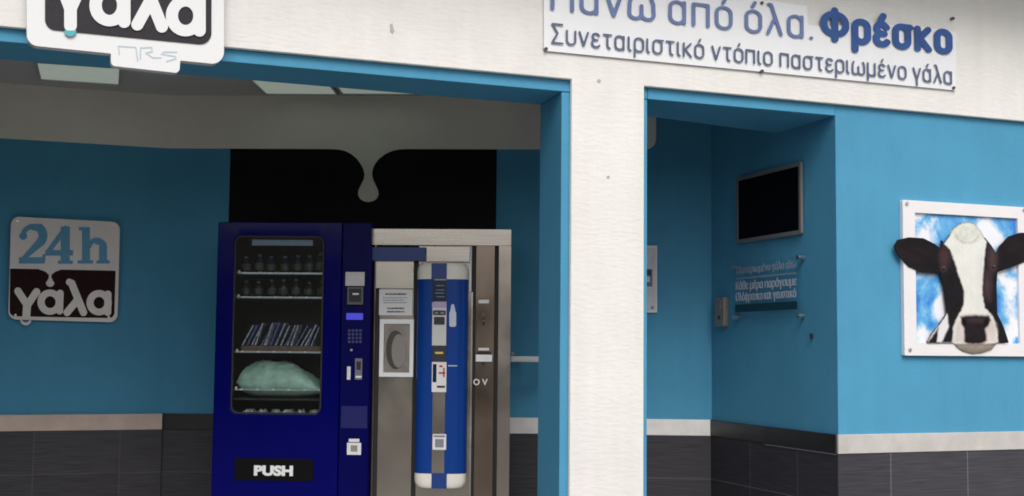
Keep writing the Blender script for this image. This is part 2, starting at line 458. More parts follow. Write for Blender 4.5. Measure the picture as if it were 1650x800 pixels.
m_roof = mat('roof_concrete', (0.45, 0.44, 0.42), 0.8, var=0.1)
m_plastic = mat('white_plastic', (0.80, 0.80, 0.81), 0.30)
m_signblack = mat('sign_black', (0.030, 0.027, 0.032), 0.45, spec=0.2, var=0.25, vscale=60)
m_cyan = mat('cyan_vinyl', (0.07, 0.42, 0.48), 0.4)
m_scrawl = mat('marker_ink', (0.50, 0.60, 0.66), 0.6)
m_brown = mat('brown_vinyl', (0.026, 0.0085, 0.0085), 0.55, var=0.2, vscale=30, spec=0.1)
m_24 = mat('blue_vinyl', (0.085, 0.33, 0.55), 0.4, var=0.12, vscale=40)
m_chrome = mat('bolt_steel', (0.62, 0.60, 0.58), 0.3, metal=1.0)
m_bolt = mat('dark_bolt', (0.10, 0.085, 0.075), 0.4, metal=0.6)
m_ink1 = mat('banner_blue_ink', (0.14, 0.20, 0.40), 0.5, var=0.12, vscale=9)
m_ink2 = mat('banner_bold_ink', (0.020, 0.082, 0.29), 0.45, var=0.35, vscale=5)
m_ink3 = mat('banner_grey_ink', (0.10, 0.13, 0.215), 0.5, var=0.15, vscale=9)
m_film = mat('white_film', (0.90, 0.905, 0.93), 0.35, var=0.025, vscale=6)
m_acryl = glass_mat('clear_acrylic', (1, 1, 1), 0.02, 0.03)
m_glass = glass_mat('door_glass', (0.92, 0.95, 0.95), 0.045, 0.02)
m_vm = mat('navy_enamel', (0.0006, 0.0012, 0.105), 0.16, spec=0.12, rvar=0.06, vscale=5)
m_vmpanel = mat('navy_panel', (0.0008, 0.0014, 0.075), 0.30, spec=0.10)
m_inner = mat('black_liner', (0.012, 0.012, 0.014), 0.5)
m_push = mat('black_flap', (0.005, 0.005, 0.006), 0.5, spec=0.08)
m_text = mat('white_ink', (0.80, 0.80, 0.80), 0.5)
m_rail = mat('shelf_rail', (0.55, 0.57, 0.60), 0.28, metal=0.8)
m_steel = steel_mat('brushed_steel', (0.45, 0.405, 0.36), 0.20)
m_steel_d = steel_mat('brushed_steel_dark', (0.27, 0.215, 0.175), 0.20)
m_steel_l = steel_mat('brushed_steel_bright', (0.52, 0.48, 0.425), 0.28, vertical=False, var=0.2)
m_seam = mat('seam_black', (0.010, 0.009, 0.008), 0.6)
m_hblue = mat('header_blue', (0.006, 0.04, 0.20), 0.35)
m_tblue = mat('tower_blue', (0.004, 0.044, 0.245), 0.30, spec=0.25)
m_cap = mat('cap_ivory', (0.76, 0.73, 0.66), 0.35)
m_lcd = mat('dark_display', (0.006, 0.02, 0.055), 0.2)
m_paper = mat('white_paper', (0.72, 0.72, 0.72), 0.7)
m_pink = mat('lilac_label', (0.42, 0.33, 0.52), 0.6)
m_grey = mat('grey_plastic', (0.30, 0.30, 0.31), 0.45)
m_red = mat('red_ink', (0.45, 0.03, 0.035), 0.5)
m_yellow = mat('yellow_mark', (0.70, 0.55, 0.10), 0.5)
m_ink = mat('black_ink', (0.02, 0.02, 0.025), 0.5)
m_greyink = mat('grey_ink', (0.22, 0.22, 0.25), 0.6)
m_tv = mat('tv_screen', (0.002, 0.002, 0.004), 0.5, spec=0.06)
m_tvframe = mat('tv_frame', (0.17, 0.175, 0.18), 0.5, spec=0.3)
m_poster = mat('poster_print', (0.66, 0.63, 0.68), 0.5, var=0.10, vscale=14)
m_intercom = mat('intercom_metal', (0.42, 0.33, 0.27), 0.4, metal=0.7)
m_framew = mat('picture_frame_white', (0.83, 0.80, 0.81), 0.4, var=0.02)
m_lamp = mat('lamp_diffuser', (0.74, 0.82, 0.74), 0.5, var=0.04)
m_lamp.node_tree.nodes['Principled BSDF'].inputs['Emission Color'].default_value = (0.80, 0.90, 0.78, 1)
m_lamp.node_tree.nodes['Principled BSDF'].inputs['Emission Strength'].default_value = 0.15  # faint added glow lifts the tone of the diffusers
m_lampf = mat('lamp_frame', (0.40, 0.42, 0.40), 0.5)
m_dispblue = bpy.data.materials.new('lit_display'); m_dispblue.use_nodes = True
_b = m_dispblue.node_tree.nodes['Principled BSDF']; _b.inputs['Base Color'].default_value = (0.01, 0.01, 0.2, 1)
_b.inputs['Emission Color'].default_value = (0.10, 0.10, 1.0, 1); _b.inputs['Emission Strength'].default_value = 0.35

TILE = (0.056, 0.054, 0.064)
V1 = FR.loc(1500, 697.8, 0.03)[1]; V2 = FR.loc(1500, 727.8, 0.03)[1]
m_tileF = tile_mat('slate_tile_front', TILE, (0.17, 0.165, 0.175), FR.loc(1435, 740, 0.02)[0], V2)
m_tileB = tile_mat('slate_tile_rear', (0.05, 0.047, 0.055), (0.09, 0.088, 0.095), 1.30, V2)
m_tileS = tile_mat('slate_tile_side', (0.040, 0.038, 0.048), (0.12, 0.12, 0.13), 0.518, V2, bw=0.541)

# ------------------------------------------------------------------ ground and floor
g = obj('ground', plan(new(), [(-150, -150), (150, -150), (150, 150), (-150, 150)], -0.32, -0.12), m_ground); g['kind'] = 'structure'
fl = obj('floor', plan(new(), [(FR.p + FR.u * a + FR.n * b).xy[:] for a, b in ((-6, 0.0), (8, 0.0), (8, 5), (-6, 5))], -0.119, 0.0), m_floor); fl['kind'] = 'structure'

# unseen building added behind the viewer: it blocks the low sky and shows in the glass and steel
ob = bpy.data.objects.new('added_street_building', None); COL.objects.link(ob)
ob['label'] = 'plain beige building added behind the viewer to block low sky'; ob['category'] = 'building'
ob.location = (0, -11, -0.12)
obj('wall', bx(-24, 24, -6, 0, 0, 3.6), mat('beige_render', (0.34, 0.31, 0.27), 0.8, var=0.1), ob)
m_win = mat('dark_window', (0.03, 0.035, 0.04), 0.15)
for k in range(8):
    for z in (0.9,): obj('window', bx(-22 + k * 6, -20.2 + k * 6, 0.002, 0.05, z, z + 1.7), m_win, ob)

# ------------------------------------------------------------------ the building
ZT = FR.loc(1037, 139)[1]                 # underside of the white band
ZS = FR.loc(904, 147.5, 0.03)[1]          # soffit of the blue beams
ZC = BK.loc(600, 240.5)[1]                # lower edge of the cream band
CEIL = H + 1.655
ROOF = 3.9
bld = thing('shop_building', 'white and blue milk kiosk with an open front, a white pillar and dark tiled dado', 'building')
def part(name, bm, material, frame=None, bevel=0.0, parent=None, **k):
    o = obj(name, bm, material, parent or bld, bevel=bevel, **k)
    if frame is not None: o.matrix_local = frame.m
    return o

pu0 = FR.loc(920, 400)[0]; pu1 = FR.loc(1038, 400)[0]
# white stucco: band over the openings, the pillar and a far left pier, one T-shaped slab
WL, WR = -5.2, 7.0
part('facade_wall', prism(new(), [(WL, ROOF), (WL, 0), (-3.6, 0), (-3.6, ZT), (pu0, ZT), (pu0, 0), (pu1, 0), (pu1, ZT), (WR, ZT), (WR, ROOF)], 0.0, 0.03), m_white, FR, bevel=0.006)
# blue reveals
a0 = FR.loc(904, 300, 0.03)[0]; a1 = FR.loc(869.5, 300, 0.405)[0]; a2 = FR.loc(1043, 300, 0.03)[0]
corner_u = FR.loc(1346, 185, 0.03)[0]
bm = new()
for poly, z0, z1 in (([(a0, 0.03), (a2, 0.03), (a2 - 0.02, 0.405), (a1, 0.405)], 0, ZS),):
    pts = [(x, y) for x, y in poly]; plan(bm, pts, z0, z1 - 0.003)
part('pillar', bm, m_blue, FR, bevel=0.004)
part('lintel', plan(new(), [(-3.7, 0.031), (a2, 0.031), (a2, 0.405), (-3.7, 0.405)], ZS, ROOF - 0.02), m_blue, FR, bevel=0.004)
part('lintel', plan(new(), [(a2 + 0.002, 0.031), (corner_u - 0.002, 0.031), (corner_u + 0.03, 0.07), (corner_u + 0.03, 0.66), (a2 + 0.002, 0.43)], ZS, ROOF - 0.02), m_blue, FR, bevel=0.004)
part('side_pier', plan(new(), [(WL, 0.031), (-3.6, 0.031), (-3.6, 0.405), (WL, 0.405)], 0, ROOF - 0.02), m_blue, FR)
# right front wall turning into the passage: one L in plan
c0 = FR.p + FR.u * corner_u + FR.n * 0.031
e0 = FR.p + FR.u * WR + FR.n * 0.031
bq = SW.p
Lp = [c0, e0, e0 + FR.n * 0.2, c0 + FR.n * 0.2 + SW.n * 0.18, bq + SW.n * 0.18 - SW.u * 0.3, bq - SW.u * 0.3]
part('front_wall', plan(new(), [p.xy[:] for p in Lp], 0, ROOF - 0.03), m_blue, bevel=0.004)
# rear walls
bL = 0.0
uL = BK.loc(262, 668)[0]; uR = BK.loc(1147, 678)[0]
part('back_wall', bx(uL - 0.02, uR + 0.05, 0, 0.2, 0, ROOF - 0.04), m_blue, BK)
part('left_back_wall', bx(-4.0, 0.0, 0, 0.2, 0, ROOF - 0.04), m_blue, LW)
lend = LW.p + LW.u * -3.95
part('end_wall', plan(new(), [p.xy[:] for p in (lend, lend - LW.n * 4.5, lend - LW.n * 4.5 - LW.u * 0.2, lend - LW.u * 0.2)], 0, ROOF - 0.05), m_blue)
# black panel behind the machines
k0, k1 = BK.loc(370, 300)[0], BK.loc(800, 300)[0]
part('black_panel', bx(k0, k1, -0.003, -0.0005, 0, ZC + 0.05), m_black, BK)
# cream band with the milk drip, read off as an outline in wall metres
ce = BK.loc(1057, 210)[0]
dx = BK.loc(594, 300)[0]
mpx = 1 / (BK.loc(700, 300)[0] - BK.loc(600, 300)[0]) * 100     # px per metre
def drip_poly():
    def P(px, py): return BK.loc(px, py, -0.006)
    L = [(530, 240.6), (545, 241.2), (556, 243.5), (566, 248.5), (575, 256), (581, 264), (585.5, 273), (587.5, 281), (586.5, 289), (582, 298), (578, 306.5), (577, 314), (580, 320.5), (586, 324.5), (593.5, 326)]
    R = [(601, 324.5), (607, 320.5), (610, 314), (609, 306.5), (605, 298), (601, 289), (599.5, 281), (600.5, 273), (604.5, 264), (611, 256), (621, 248.5), (632, 243.5), (643, 241.2), (657, 240.6)]
    return [P(*q) for q in L + R]
def cream(bm):
    dp = drip_poly()
    r = 0.07; cor = [(ce - r + r * math.cos(t), ZC + r - r * math.sin(t)) for t in np.linspace(math.pi / 2, 0, 7)]
    poly = [(uL + 0.004, ZC)] + dp + cor + [(ce, CEIL + 0.02), (uL + 0.004, CEIL + 0.02)]
    # smooth the straight edge to exactly ZC at the drip's shoulders
    return prism(bm, poly, -0.010, -0.0035)
part('cream_band', cream(new()), m_cream, BK)
part('cream_band', bx(-3.94, 0.006, -0.010, -0.0005, ZC, CEIL + 0.02), m_cream, LW)
# dado: slate tiles below, marble or dark trim above
def dado(frame, x0, x1, tm, sm, proud=0.0):
    t = part('tile_dado', bx(x0, x1, -0.012 - proud, -0.0005, 0.001, V2 - 0.002), tm, frame)
    s = part('dado_trim', bx(x0, x1, -0.018 - proud, -0.0005, V2, V1), sm, frame, bevel=0.003)
    return s
dado(BK, BK.loc(780, 690)[0], uR - 0.002, m_tileB, m_marble)
dado(BK, uL + 0.004, BK.loc(782, 690)[0] - 0.01, m_tileB, m_darkstrip)
dado(LW, -3.93, -0.004, m_tileB, m_marble_b, 0.02)
dado(SW, 0.0, S_LEN - 0.001, m_tileS, m_darkstrip)
part('grout_line', bx(0.7, S_LEN - 0.004, -0.0165, -0.013, V2 - 0.0075, V2 - 0.001), m_grout, SW)
# the front dado sits on the plane 3 cm behind the facade
FP = Frame((c0.x - FR.u.x * corner_u, c0.y - FR.u.y * corner_u), FR.a)
dado(FP, corner_u - 0.012, WR - 0.01, m_tileF, m_marble_f)
# ceiling, roof and added overhang
part('ceiling', plan(new(), [(FR.p + FR.u * a + FR.n * b).xy[:] for a, b in ((-5.0, 0.407), (a2 - 0.05, 0.407), (a2 - 0.05, 3.4), (-5.0, 3.4))], CEIL, CEIL + 0.06), m_ceil)
part('roof', plan(new(), [(FR.p + FR.u * a + FR.n * b).xy[:] for a, b in ((WL - 0.1, -0.02), (WR, -0.02), (WR, 4.6), (WL - 0.1, 4.6))], ROOF, ROOF + 0.15), m_roof)
part('shade_eave', plan(new(), [(FR.p + FR.u * a + FR.n * b).xy[:] for a, b in ((WL - 0.1, -0.56), (WR, -0.56), (WR, -0.002), (WL - 0.1, -0.002))], 3.45, 3.6), m_white)  # unseen overhang, added to shade the top of the facade
# small filled drill holes left in the stucco
for px, py, r in ((980, 286, 0.008), (965, 131, 0.010), (632, 50, 0.010)):
    u, z = FR.loc(px, py)
    part('plaster_plug', cyl(new(), (u, z), r, -0.003, 0.001, 9), mat('plug_grey', (0.50, 0.45, 0.40), 0.9), FR)
part('plaster_crack', prism(new(), [FR.loc(*q) for q in ((628, 40), (632, 38), (634, 47), (633, 56), (629, 52))], -0.0015, 0.001), bpy.data.materials['plug_grey'], FR)

# ------------------------------------------------------------------ ceiling lights (faint emission added to brighten the diffusers)
def lamp(cx, cy, ang, sx, sy, label):
    t = thing('ceiling_light', label, 'ceiling light', group='square ceiling lights')
    t.location = (cx, cy, CEIL); t.rotation_euler = (0, 0, ang)
    lo = [(-sx / 2, -sy / 2), (sx / 2, -sy / 2), (sx / 2, sy / 2), (-sx / 2, sy / 2)]; k = 0.018
    li = [(x - math.copysign(k, x), y - math.copysign(k, y)) for x, y in lo]
    bm = new(); n = 4
    L = [[bm.verts.new((x, y, z)) for x, y in lp] for lp, z in ((lo, -0.025), (li, -0.025), (li, -0.001), (lo, -0.001))]
    for a in range(4):
        for i in range(n): bm.faces.new((L[a][i], L[a][(i + 1) % n], L[(a + 1) % 4][(i + 1) % n], L[(a + 1) % 4][i]))
    obj('frame', bm, m_lampf, t)
    obj('diffuser', bx(-sx / 2 + k, sx / 2 - k, -sy / 2 + k, sy / 2 - k, -0.018, -0.003), m_lamp, t)
def ceil_pt(px, py):
    d = c_f + c_r * ((px - 825) / F_PX) + c_u * ((400 - py) / F_PX)
    return Vector((0, 0, H)) + d * ((CEIL - 0.025 - H) / d.z)
q = [ceil_pt(*p) for p in ((62, 100), (203, 113), (189, 139), (55, 129))]
mid = sum(q, Vector()) / 4
lamp(mid.x, mid.y, 0.30, ((q[1] - q[0]).length + (q[2] - q[3]).length) / 2, ((q[2] - q[1]).length + (q[3] - q[0]).length) / 2, 'dim greenish square ceiling light behind the hanging white sign')
qa, qb, qc = ceil_pt(426, 154.5), ceil_pt(545, 153.5), ceil_pt(672, 154)
for A, B, lab in ((qa, qb, 'dim greenish square ceiling light above the blue vending machine'), (qb + Vector((0.012, 0, 0)), qc, 'dim greenish square ceiling light above the steel milk dispenser')):
    wd = (B - A).length
    lamp((A.x + B.x) / 2, (A.y + B.y) / 2 - 0.29, -0.02, wd, 0.58, lab)

# ------------------------------------------------------------------ white sign over the entrance
so_ = -0.08
def S1(x, y): return FR.loc(30 + x / 4.714, y / 4.714, so_)
sg = thing('shop_sign', 'thick white sign with fat white letters on black, hung over the wide opening', 'sign', FR)
board = lambda X, Y: U(s_poly(X, Y, [(152, -1000), (1470, -872), (1470, 395), (152, 262)], 90), s_poly(X, Y, [(735, 250), (1200, 300), (1190, 520), (735, 470)], 34))
obj('board', sdf_mesh(board, (40, 1600, -1100, 600), 14, S1, so_, 0.055), m_plastic, sg, smooth=False)
blk = lambda X, Y: s_poly(X, Y, [(285, -420), (1380, -310), (1378, 254), (285, 148)], 85)
obj('black_plate', sdf_mesh(blk, (180, 1490, -520, 360), 10, S1, so_ - 0.005, 0.004), m_signblack, sg)
def gala_big(X, Y):
    gm = U(s_seg(X, Y, (318, -110), (393, 80), 44), s_seg(X, Y, (478, -110), (393, 80), 44), s_seg(X, Y, (393, 60), (393, 200), 48))
    a1_ = U(SUB(s_ell(X, Y, (690, 46), 154, 160), s_ell(X, Y, (688, 46), 58, 74)), s_seg(X, Y, (800, -80), (800, 170), 48))
    lm = U(s_seg(X, Y, (1005, 0), (900, 192), 46), s_seg(X, Y, (935, -170), (1086, 208), 46), s_seg(X, Y, (905, -200), (935, -170), 46))
    a2_ = U(SUB(s_ell(X, Y, (1266, 126), 150, 156), s_ell(X, Y, (1266, 126), 58, 70)), s_seg(X, Y, (1372, 0), (1372, 238), 46))
    ac = s_seg(X, Y, (690, -250), (690, -200), 24, 42)
    return U(gm, a1_, lm, a2_, ac)
obj('lettering', sdf_mesh(gala_big, (180, 1490, -310, 330), 6, S1, so_ - 0.012, 0.006), m_plastic, sg)
tip = lambda X, Y: np.maximum(s_seg(X, Y, (391, 215), (391, 236), 47), 238 - Y)
obj('milk_tip', sdf_mesh(tip, (330, 450, 225, 300), 4, S1, so_ - 0.0125, 0.0075), m_cyan, sg)
def scrawl(X, Y):
    d = np.full(X.shape, 1e9)
    for st in ([(765, 415), (758, 352), (890, 362), (905, 465)], [(925, 450), (925, 365), (1010, 362), (1015, 395), (965, 405), (1020, 440), (1080, 440)], [(1200, 398), (1110, 396), (1085, 412), (1190, 430), (1195, 448), (1125, 468)]):
        for a, b in zip(st, st[1:]): d = np.minimum(d, s_seg(X, Y, a, b, 5.5))
    return d
obj('scrawl', sdf_mesh(scrawl, (740, 1230, 335, 490), 4, S1, so_ - 0.0015, 0.001), m_scrawl, sg)
for px, py in ((110, 10), (300, 25)):
    b_ = new(); u, z = FR.loc(px, py, 0); box(b_, u - 0.03, u + 0.03, so_ + 0.055, -0.0005, z, z + 0.12)
    obj('bracket', b_, m_chrome, sg)

# ------------------------------------------------------------------ acrylic banner
bo = -0.020
bn = thing('banner_sign', 'long clear acrylic banner with blue Greek lettering bolted to the white facade', 'sign', FR)
BL = FR.loc(875, 83, bo); BR = FR.loc(1541, 148, bo); BTz = FR.loc(1543, 24, bo)[1]
bz = (BL[1] + BR[1]) / 2
obj('panel', bx(BL[0], BR[0], bo, bo + 0.006, bz, BTz), m_acryl, bn)
fp = [(876.5, 0), (876.5, 82), (1540, 146), (1541, 52), (1490, 44), (1440, 41), (1395, 37.5), (1330, 44), (1302, 40), (1300, 10), (1240, 2), (1180, -4), (1100, -12), (876, -36)]
obj('white_film', prism(new(), [FR.loc(x, y, bo + 0.007) for x, y in fp], bo + 0.007, bo + 0.0085), m_film, bn)
def line(s, xl, yl, xr, yr, xhpx, m_, wt, name, gap=.26, space=.62):
    l = FR.loc(xl, yl, bo); r = FR.loc(xr, yr, bo)
    xh = FR.loc(xl + 5, yl - xhpx, bo)[1] - FR.loc(xl + 5, yl, bo)[1]
    stroke_text(s, l[0], r[0], (l[1] + r[1]) / 2 + xh * wt / 2, xh * (1 - wt), wt, bo - 0.003, 0.0025, m_, bn, name, gap, space)
line('Πάνω από όλα.', 887, 18.0, 1311, 64.0, 41, m_ink1, 0.135, 'slogan_word', gap=.30)
line('Φρέσκο', 1322, 68.5, 1535, 90.5, 47, m_ink2, 0.30, 'bold_word', gap=.38)
line('Συνεταιριστικό ντόπιο παστεριωμένο γάλα', 888, 71, 1535, 136.5, 25, m_ink3, 0.125, 'subtitle_word', gap=.27)
for px, py in ((880, 79), (1228, 115), (1537, 142), (1536, 30), (880, -30), (1228, 5)):
    u, z = FR.loc(px, py, bo)
    obj('bolt', cyl(new(), (u, z), 0.0085, bo - 0.004, -0.0005, 12), m_bolt, bn)

# ------------------------------------------------------------------ 24h sign on the left rear wall
lo_ = -0.045
def S2(x, y): return LW.loc(x / 4.21, 340 + y / 4.21, lo_)
s2 = thing('opening_sign', 'rounded square sign with blue 24h above white letters on brown, on the left blue wall', 'sign', LW)
obj('board', sdf_mesh(lambda X, Y: s_poly(X, Y, [(130, 97), (757, 130), (742, 700), (113, 682)], 56), (40, 840, 20, 780), 10, S2, lo_, 0.016), mat('sign_ivory', (0.86, 0.81, 0.775), 0.4, var=0.04, vscale=12), s2)
def brown(X, Y):
    p = s_poly(X, Y, [(108, 430), (745, 445), (738, 690), (103, 678)], 38)
    top = 392 + (X - 72) * 0.021 - Y
    p = np.maximum(s_poly(X, Y, [(108, 330), (748, 345), (738, 690), (103, 678)], 38), top)
    neck = U(s_seg(X, Y, (340, 380), (340, 470), 9), s_seg(X, Y, (340, 395), (340, 440), 30, 5), s_seg(X, Y, (340, 470), (340, 488), 16, 29))
    sh = np.maximum(s_box(X, Y, 270, 410, 370, 430), -U(s_ell(X, Y, (265, 452), 66, 50), s_ell(X, Y, (415, 454), 66, 50)))
    return SUB(p, U(neck, sh))
obj('brown_panel', sdf_mesh(brown, (50, 820, 370, 760), 5, S2, lo_ - 0.003, 0.0028), m_brown, s2)
def n24(X, Y):
    two = U(s_ell(X, Y, (158, 172), 27, 25), s_arc(X, Y, (222, 172), 64, 175, 60, 16), s_arc(X, Y, (226, 168), 66, 90, -40, 30), s_seg(X, Y, (276, 212), (158, 325), 28, 14), s_box(X, Y, 128, 305, 316, 358, 6), s_box(X, Y, 288, 308, 296, 340, 4))
    four = U(s_seg(X, Y, (445, 118), (330, 275), 17), s_box(X, Y, 308, 496, 268, 304, 3), s_box(X, Y, 412, 474, 108, 352, 3), s_box(X, Y, 392, 494, 338, 360, 3))
    h = U(s_box(X, Y, 556, 610, 112, 352, 3), s_box(X, Y, 534, 600, 112, 134, 4), s_box(X, Y, 526, 632, 336, 358, 3), s_box(X, Y, 672, 726, 240, 352, 3), s_box(X, Y, 654, 744, 336, 358, 3), s_arc(X, Y, (652, 246), 46, 170, 40, 16), s_arc(X, Y, (660, 250), 44, 90, 0, 22))
    return U(two, four, h)
obj('numerals', sdf_mesh(n24, (110, 770, 90, 380), 5, S2, lo_ - 0.006, 0.006), m_24, s2)
def gala_small(X, Y):
    gm = U(s_seg(X, Y, (122, 545), (184, 640), 25), s_seg(X, Y, (248, 550), (186, 640), 25), s_seg(X, Y, (184, 640), (178, 715), 27))
    a1_ = U(SUB(s_ell(X, Y, (338, 620), 84, 86), s_ell(X, Y, (340, 620), 37, 40)), s_seg(X, Y, (408, 560), (404, 680), 24))
    lm = U(s_seg(X, Y, (486, 492), (566, 690), 25), s_seg(X, Y, (520, 612), (455, 690), 25), s_seg(X, Y, (470, 484), (488, 496), 23))
    a2_ = U(SUB(s_ell(X, Y, (672, 624), 86, 86), s_ell(X, Y, (672, 624), 37, 40)), s_seg(X, Y, (732, 566), (730, 690), 24))
    return U(gm, a1_, lm, a2_)
obj('lettering', sdf_mesh(gala_small, (85, 775, 450, 750), 5, S2, lo_ - 0.006, 0.0028), bpy.data.materials['sign_ivory'], s2)
obj('drop_ring', sdf_mesh(lambda X, Y: SUB(s_ell(X, Y, (175, 745), 36, 32), s_ell(X, Y, (175, 738), 24, 20)), (130, 225, 705, 785), 4, S2, lo_ - 0.0095, 0.012), bpy.data.materials['sign_ivory'], s2)
for x, y in ((105, 708), (738, 722), (120, 70), (770, 100)):
    u, z = S2(x, y); obj('standoff', cyl(new(), (u, z), 0.0075, lo_ - 0.009, -0.0005, 12), m_chrome, s2)

# ------------------------------------------------------------------ vending machine
VF = Frame((BK.p - BK.n * 0.86).xy[:], BK.a)     # its front plane
def V(px, py, off=0.0): return VF.loc(px, py, off)
vl, vr = V(345, 580)[0], V(596, 580)[0]; vt = V(470, 358)[1]
vd = V(548, 580)[0]
wx0, wx1 = V(374, 530)[0], V(520, 530)[0]; wz0, wz1 = V(447, 668)[1], V(447, 380)[1]
vm = thing('vending_machine', 'navy blue snack vending machine with a glass door and PUSH flap', 'vending machine', VF)
bm = new(); T = 0.035
box(bm, vl, vl + T, 0.05, 0.80, 0.03, vt); box(bm, vr - T, vr, 0.05, 0.80, 0.03, vt)
box(bm, vl + T + .001, vr - T - .001, 0.05, 0.80, vt - T, vt); box(bm, vl + T + .001, vr - T - .001, 0.05, 0.80, 0.03, wz0 - 0.06); box(bm, vl + T + .001, vr - T - .001, 0.78, 0.80, wz0 - 0.055, vt - T - .001)
obj('cabinet', bm, m_vm, vm, bevel=0.004)
for fx in (vl + 0.06, vr - 0.06):
    for fy in (0.12, 0.72): obj('foot', lathe(new(), (fx, fy), [(0.025, 0.0), (0.025, 0.03)], 10), m_inner, vm)
inner = rrect(wx0, wx1, wz0, wz1, 0.045)
door = ring_plate(new(), rect_like(inner, vl + 0.002, vd - 0.003, 0.04, vt - 0.002), inner, 0.0, 0.048)
dr = obj('door', door, m_vm, vm, bevel=0.006)
obj('window_gasket', ring_plate(new(), rrect(wx0 + 0.001, wx1 - 0.001, wz0 + 0.001, wz1 - 0.001, 0.044), rrect(wx0 + 0.010, wx1 - 0.010, wz0 + 0.010, wz1 - 0.010, 0.036), 0.004, 0.03), m_inner, dr)
obj('window_pane', prism(new(), rrect(wx0 + 0.0105, wx1 - 0.0105, wz0 + 0.0105, wz1 - 0.0105, 0.0355), 0.012, 0.017), m_glass, dr)
fx0, fx1 = V(378, 757)[0], V(505, 757)[0]; fz0, fz1 = V(440, 775)[1], V(440, 739)[1]
flap = obj('delivery_flap', prism(new(), rrect(fx0, fx1, fz0, fz1, 0.012), -0.004, 0.0), m_push, dr, bevel=0.002)
l = V(409, 765.5, -.005); r = V(472, 765.5, -.005); c_ = V(440, 749.5, -.005)
obj('push_lettering', text_bm('PUSH', l[0], r[0], l[1], c_[1] - l[1], -0.0062, 0.002, 0.055), m_text, dr)
obj('selection_panel', bx(vd, vr - 0.002, 0.0, 0.048, 0.04, vt - 0.002), m_vmpanel, vm, bevel=0.006)
# inner liner
ix0, ix1, iz0, iz1 = vl + T + 0.002, vd + 0.01, wz0 - 0.05, vt - T - 0.003
bm = new(); box(bm, ix0, ix1, 0.60, 0.62, iz0, iz1); box(bm, ix0, ix0 + .004, 0.056, 0.598, iz0, iz1); box(bm, ix1, ix1 + .004, 0.056, 0.598, iz0, iz1)
obj('liner', bm, m_inner, vm)
lx0, lz0 = V(402, 391); lx1, lz1 = V(501, 384)
obj('light_bar', bx(lx0, lx1, 0.06, 0.085, lz0 - .012, lz1 - .006), mat('lamp_tube_grey', (0.25, 0.34, 0.46), 0.35), vm)
shelf_z = [V(440, y, 0.06)[1] for y in (440, 479, 567, 628)]
for z in shelf_z:
    dz = 0.052 if z == shelf_z[3] else 0.0
    sh = obj('shelf', bx(ix0 + .006, ix1 - .002, 0.075, 0.58, z - 0.012 - dz, z - dz), m_inner, vm)
    obj('shelf_rail', bx(ix0 + .006, ix1 - .002, 0.066, 0.0745, z - 0.007, z + 0.003), m_rail, sh)
    for k in range(6):
        x = wx0 + 0.05 + (wx1 - wx0 - .07) * k / 5
        obj('price_tag', bx(x - .007, x + .007, 0.061, 0.0655, z - 0.006, z + 0.004), m_plastic, sh)
    obj('rail_clip', bx(wx0 + .014, wx0 + .026, 0.05, 0.06, z - 0.006, z + 0.014), m_plastic, sh)
# controls on the selection panel
def vrect(name, x0, y0, x1, y1, m_, y=-0.003, par=None, r=0.0, th=None):
    a = V(x0, y1); b = V(x1, y0)
    P = rrect(a[0], b[0], a[1], b[1], r) if r else [(a[0], a[1]), (b[0], a[1]), (b[0], b[1]), (a[0], b[1])]
    return obj(name, prism(new(), P, y, y + (th or (-y - 0.0004))), m_, par or vm)
vrect('coin_plate', 557, 439, 588, 461, mat('coin_silver', (0.48, 0.47, 0.46), 0.35, metal=0.5, var=.1, vscale=40), -0.012)
bv = vrect('note_reader', 560, 463, 586, 491, mat('reader_grey', (0.10, 0.10, 0.11), 0.4), -0.016)
vrect('reader_face', 563, 466, 583, 487, m_inner, -0.018, bv, th=0.0015)
vrect('reader_slit', 569, 473, 579, 475.5, m_text, -0.020, bv, th=0.0015)
vrect('display', 558, 505, 585, 515.5, m_dispblue, -0.003)
bm = new()
for i in range(4):
    for j in range(4):
        a = V(561 + i * 6, 531 + j * 6 + 4); b = V(561 + i * 6 + 4, 531 + j * 6); box(bm, a[0], b[0], -0.006, -0.0005, a[1], b[1])
obj('keypad', bm, mat('key_blue', (0.045, 0.045, 0.16), 0.4), vm)
u, z = V(566.5, 564.5); obj('lock', cyl(new(), (u, z), 0.007, -0.008, -0.0004, 12), m_chrome, vm)
vrect('price_sticker', 559, 591, 565, 612, m_paper, -0.0015)
cr_ = vrect('coin_return', 572, 578, 584, 612, mat('coin_return_grey', (0.16, 0.16, 0.20), 0.4), -0.007)
vrect('return_slot', 574.5, 583, 582, 596, m_inner, -0.009, cr_, th=.0015)
vrect('return_lip', 573.5, 606, 583, 609, m_text, -0.009, cr_, th=.0015)
st = vrect('paper_sticker', 559, 714, 582, 733, m_paper, -0.0015)
vrect('sticker_face', 565, 718, 576, 728, mat('sticker_grey', (0.25, 0.25, 0.22), 0.7), -0.0025, st, th=.0008)
vrect('sticker_heading', 562, 707.5, 579, 712.5, m_paper, -0.0015, st)
vrect('service_plate', 549.5, 655, 592, 690, mat('plate_navy', (0.012, 0.013, 0.12), 0.25), -0.003)

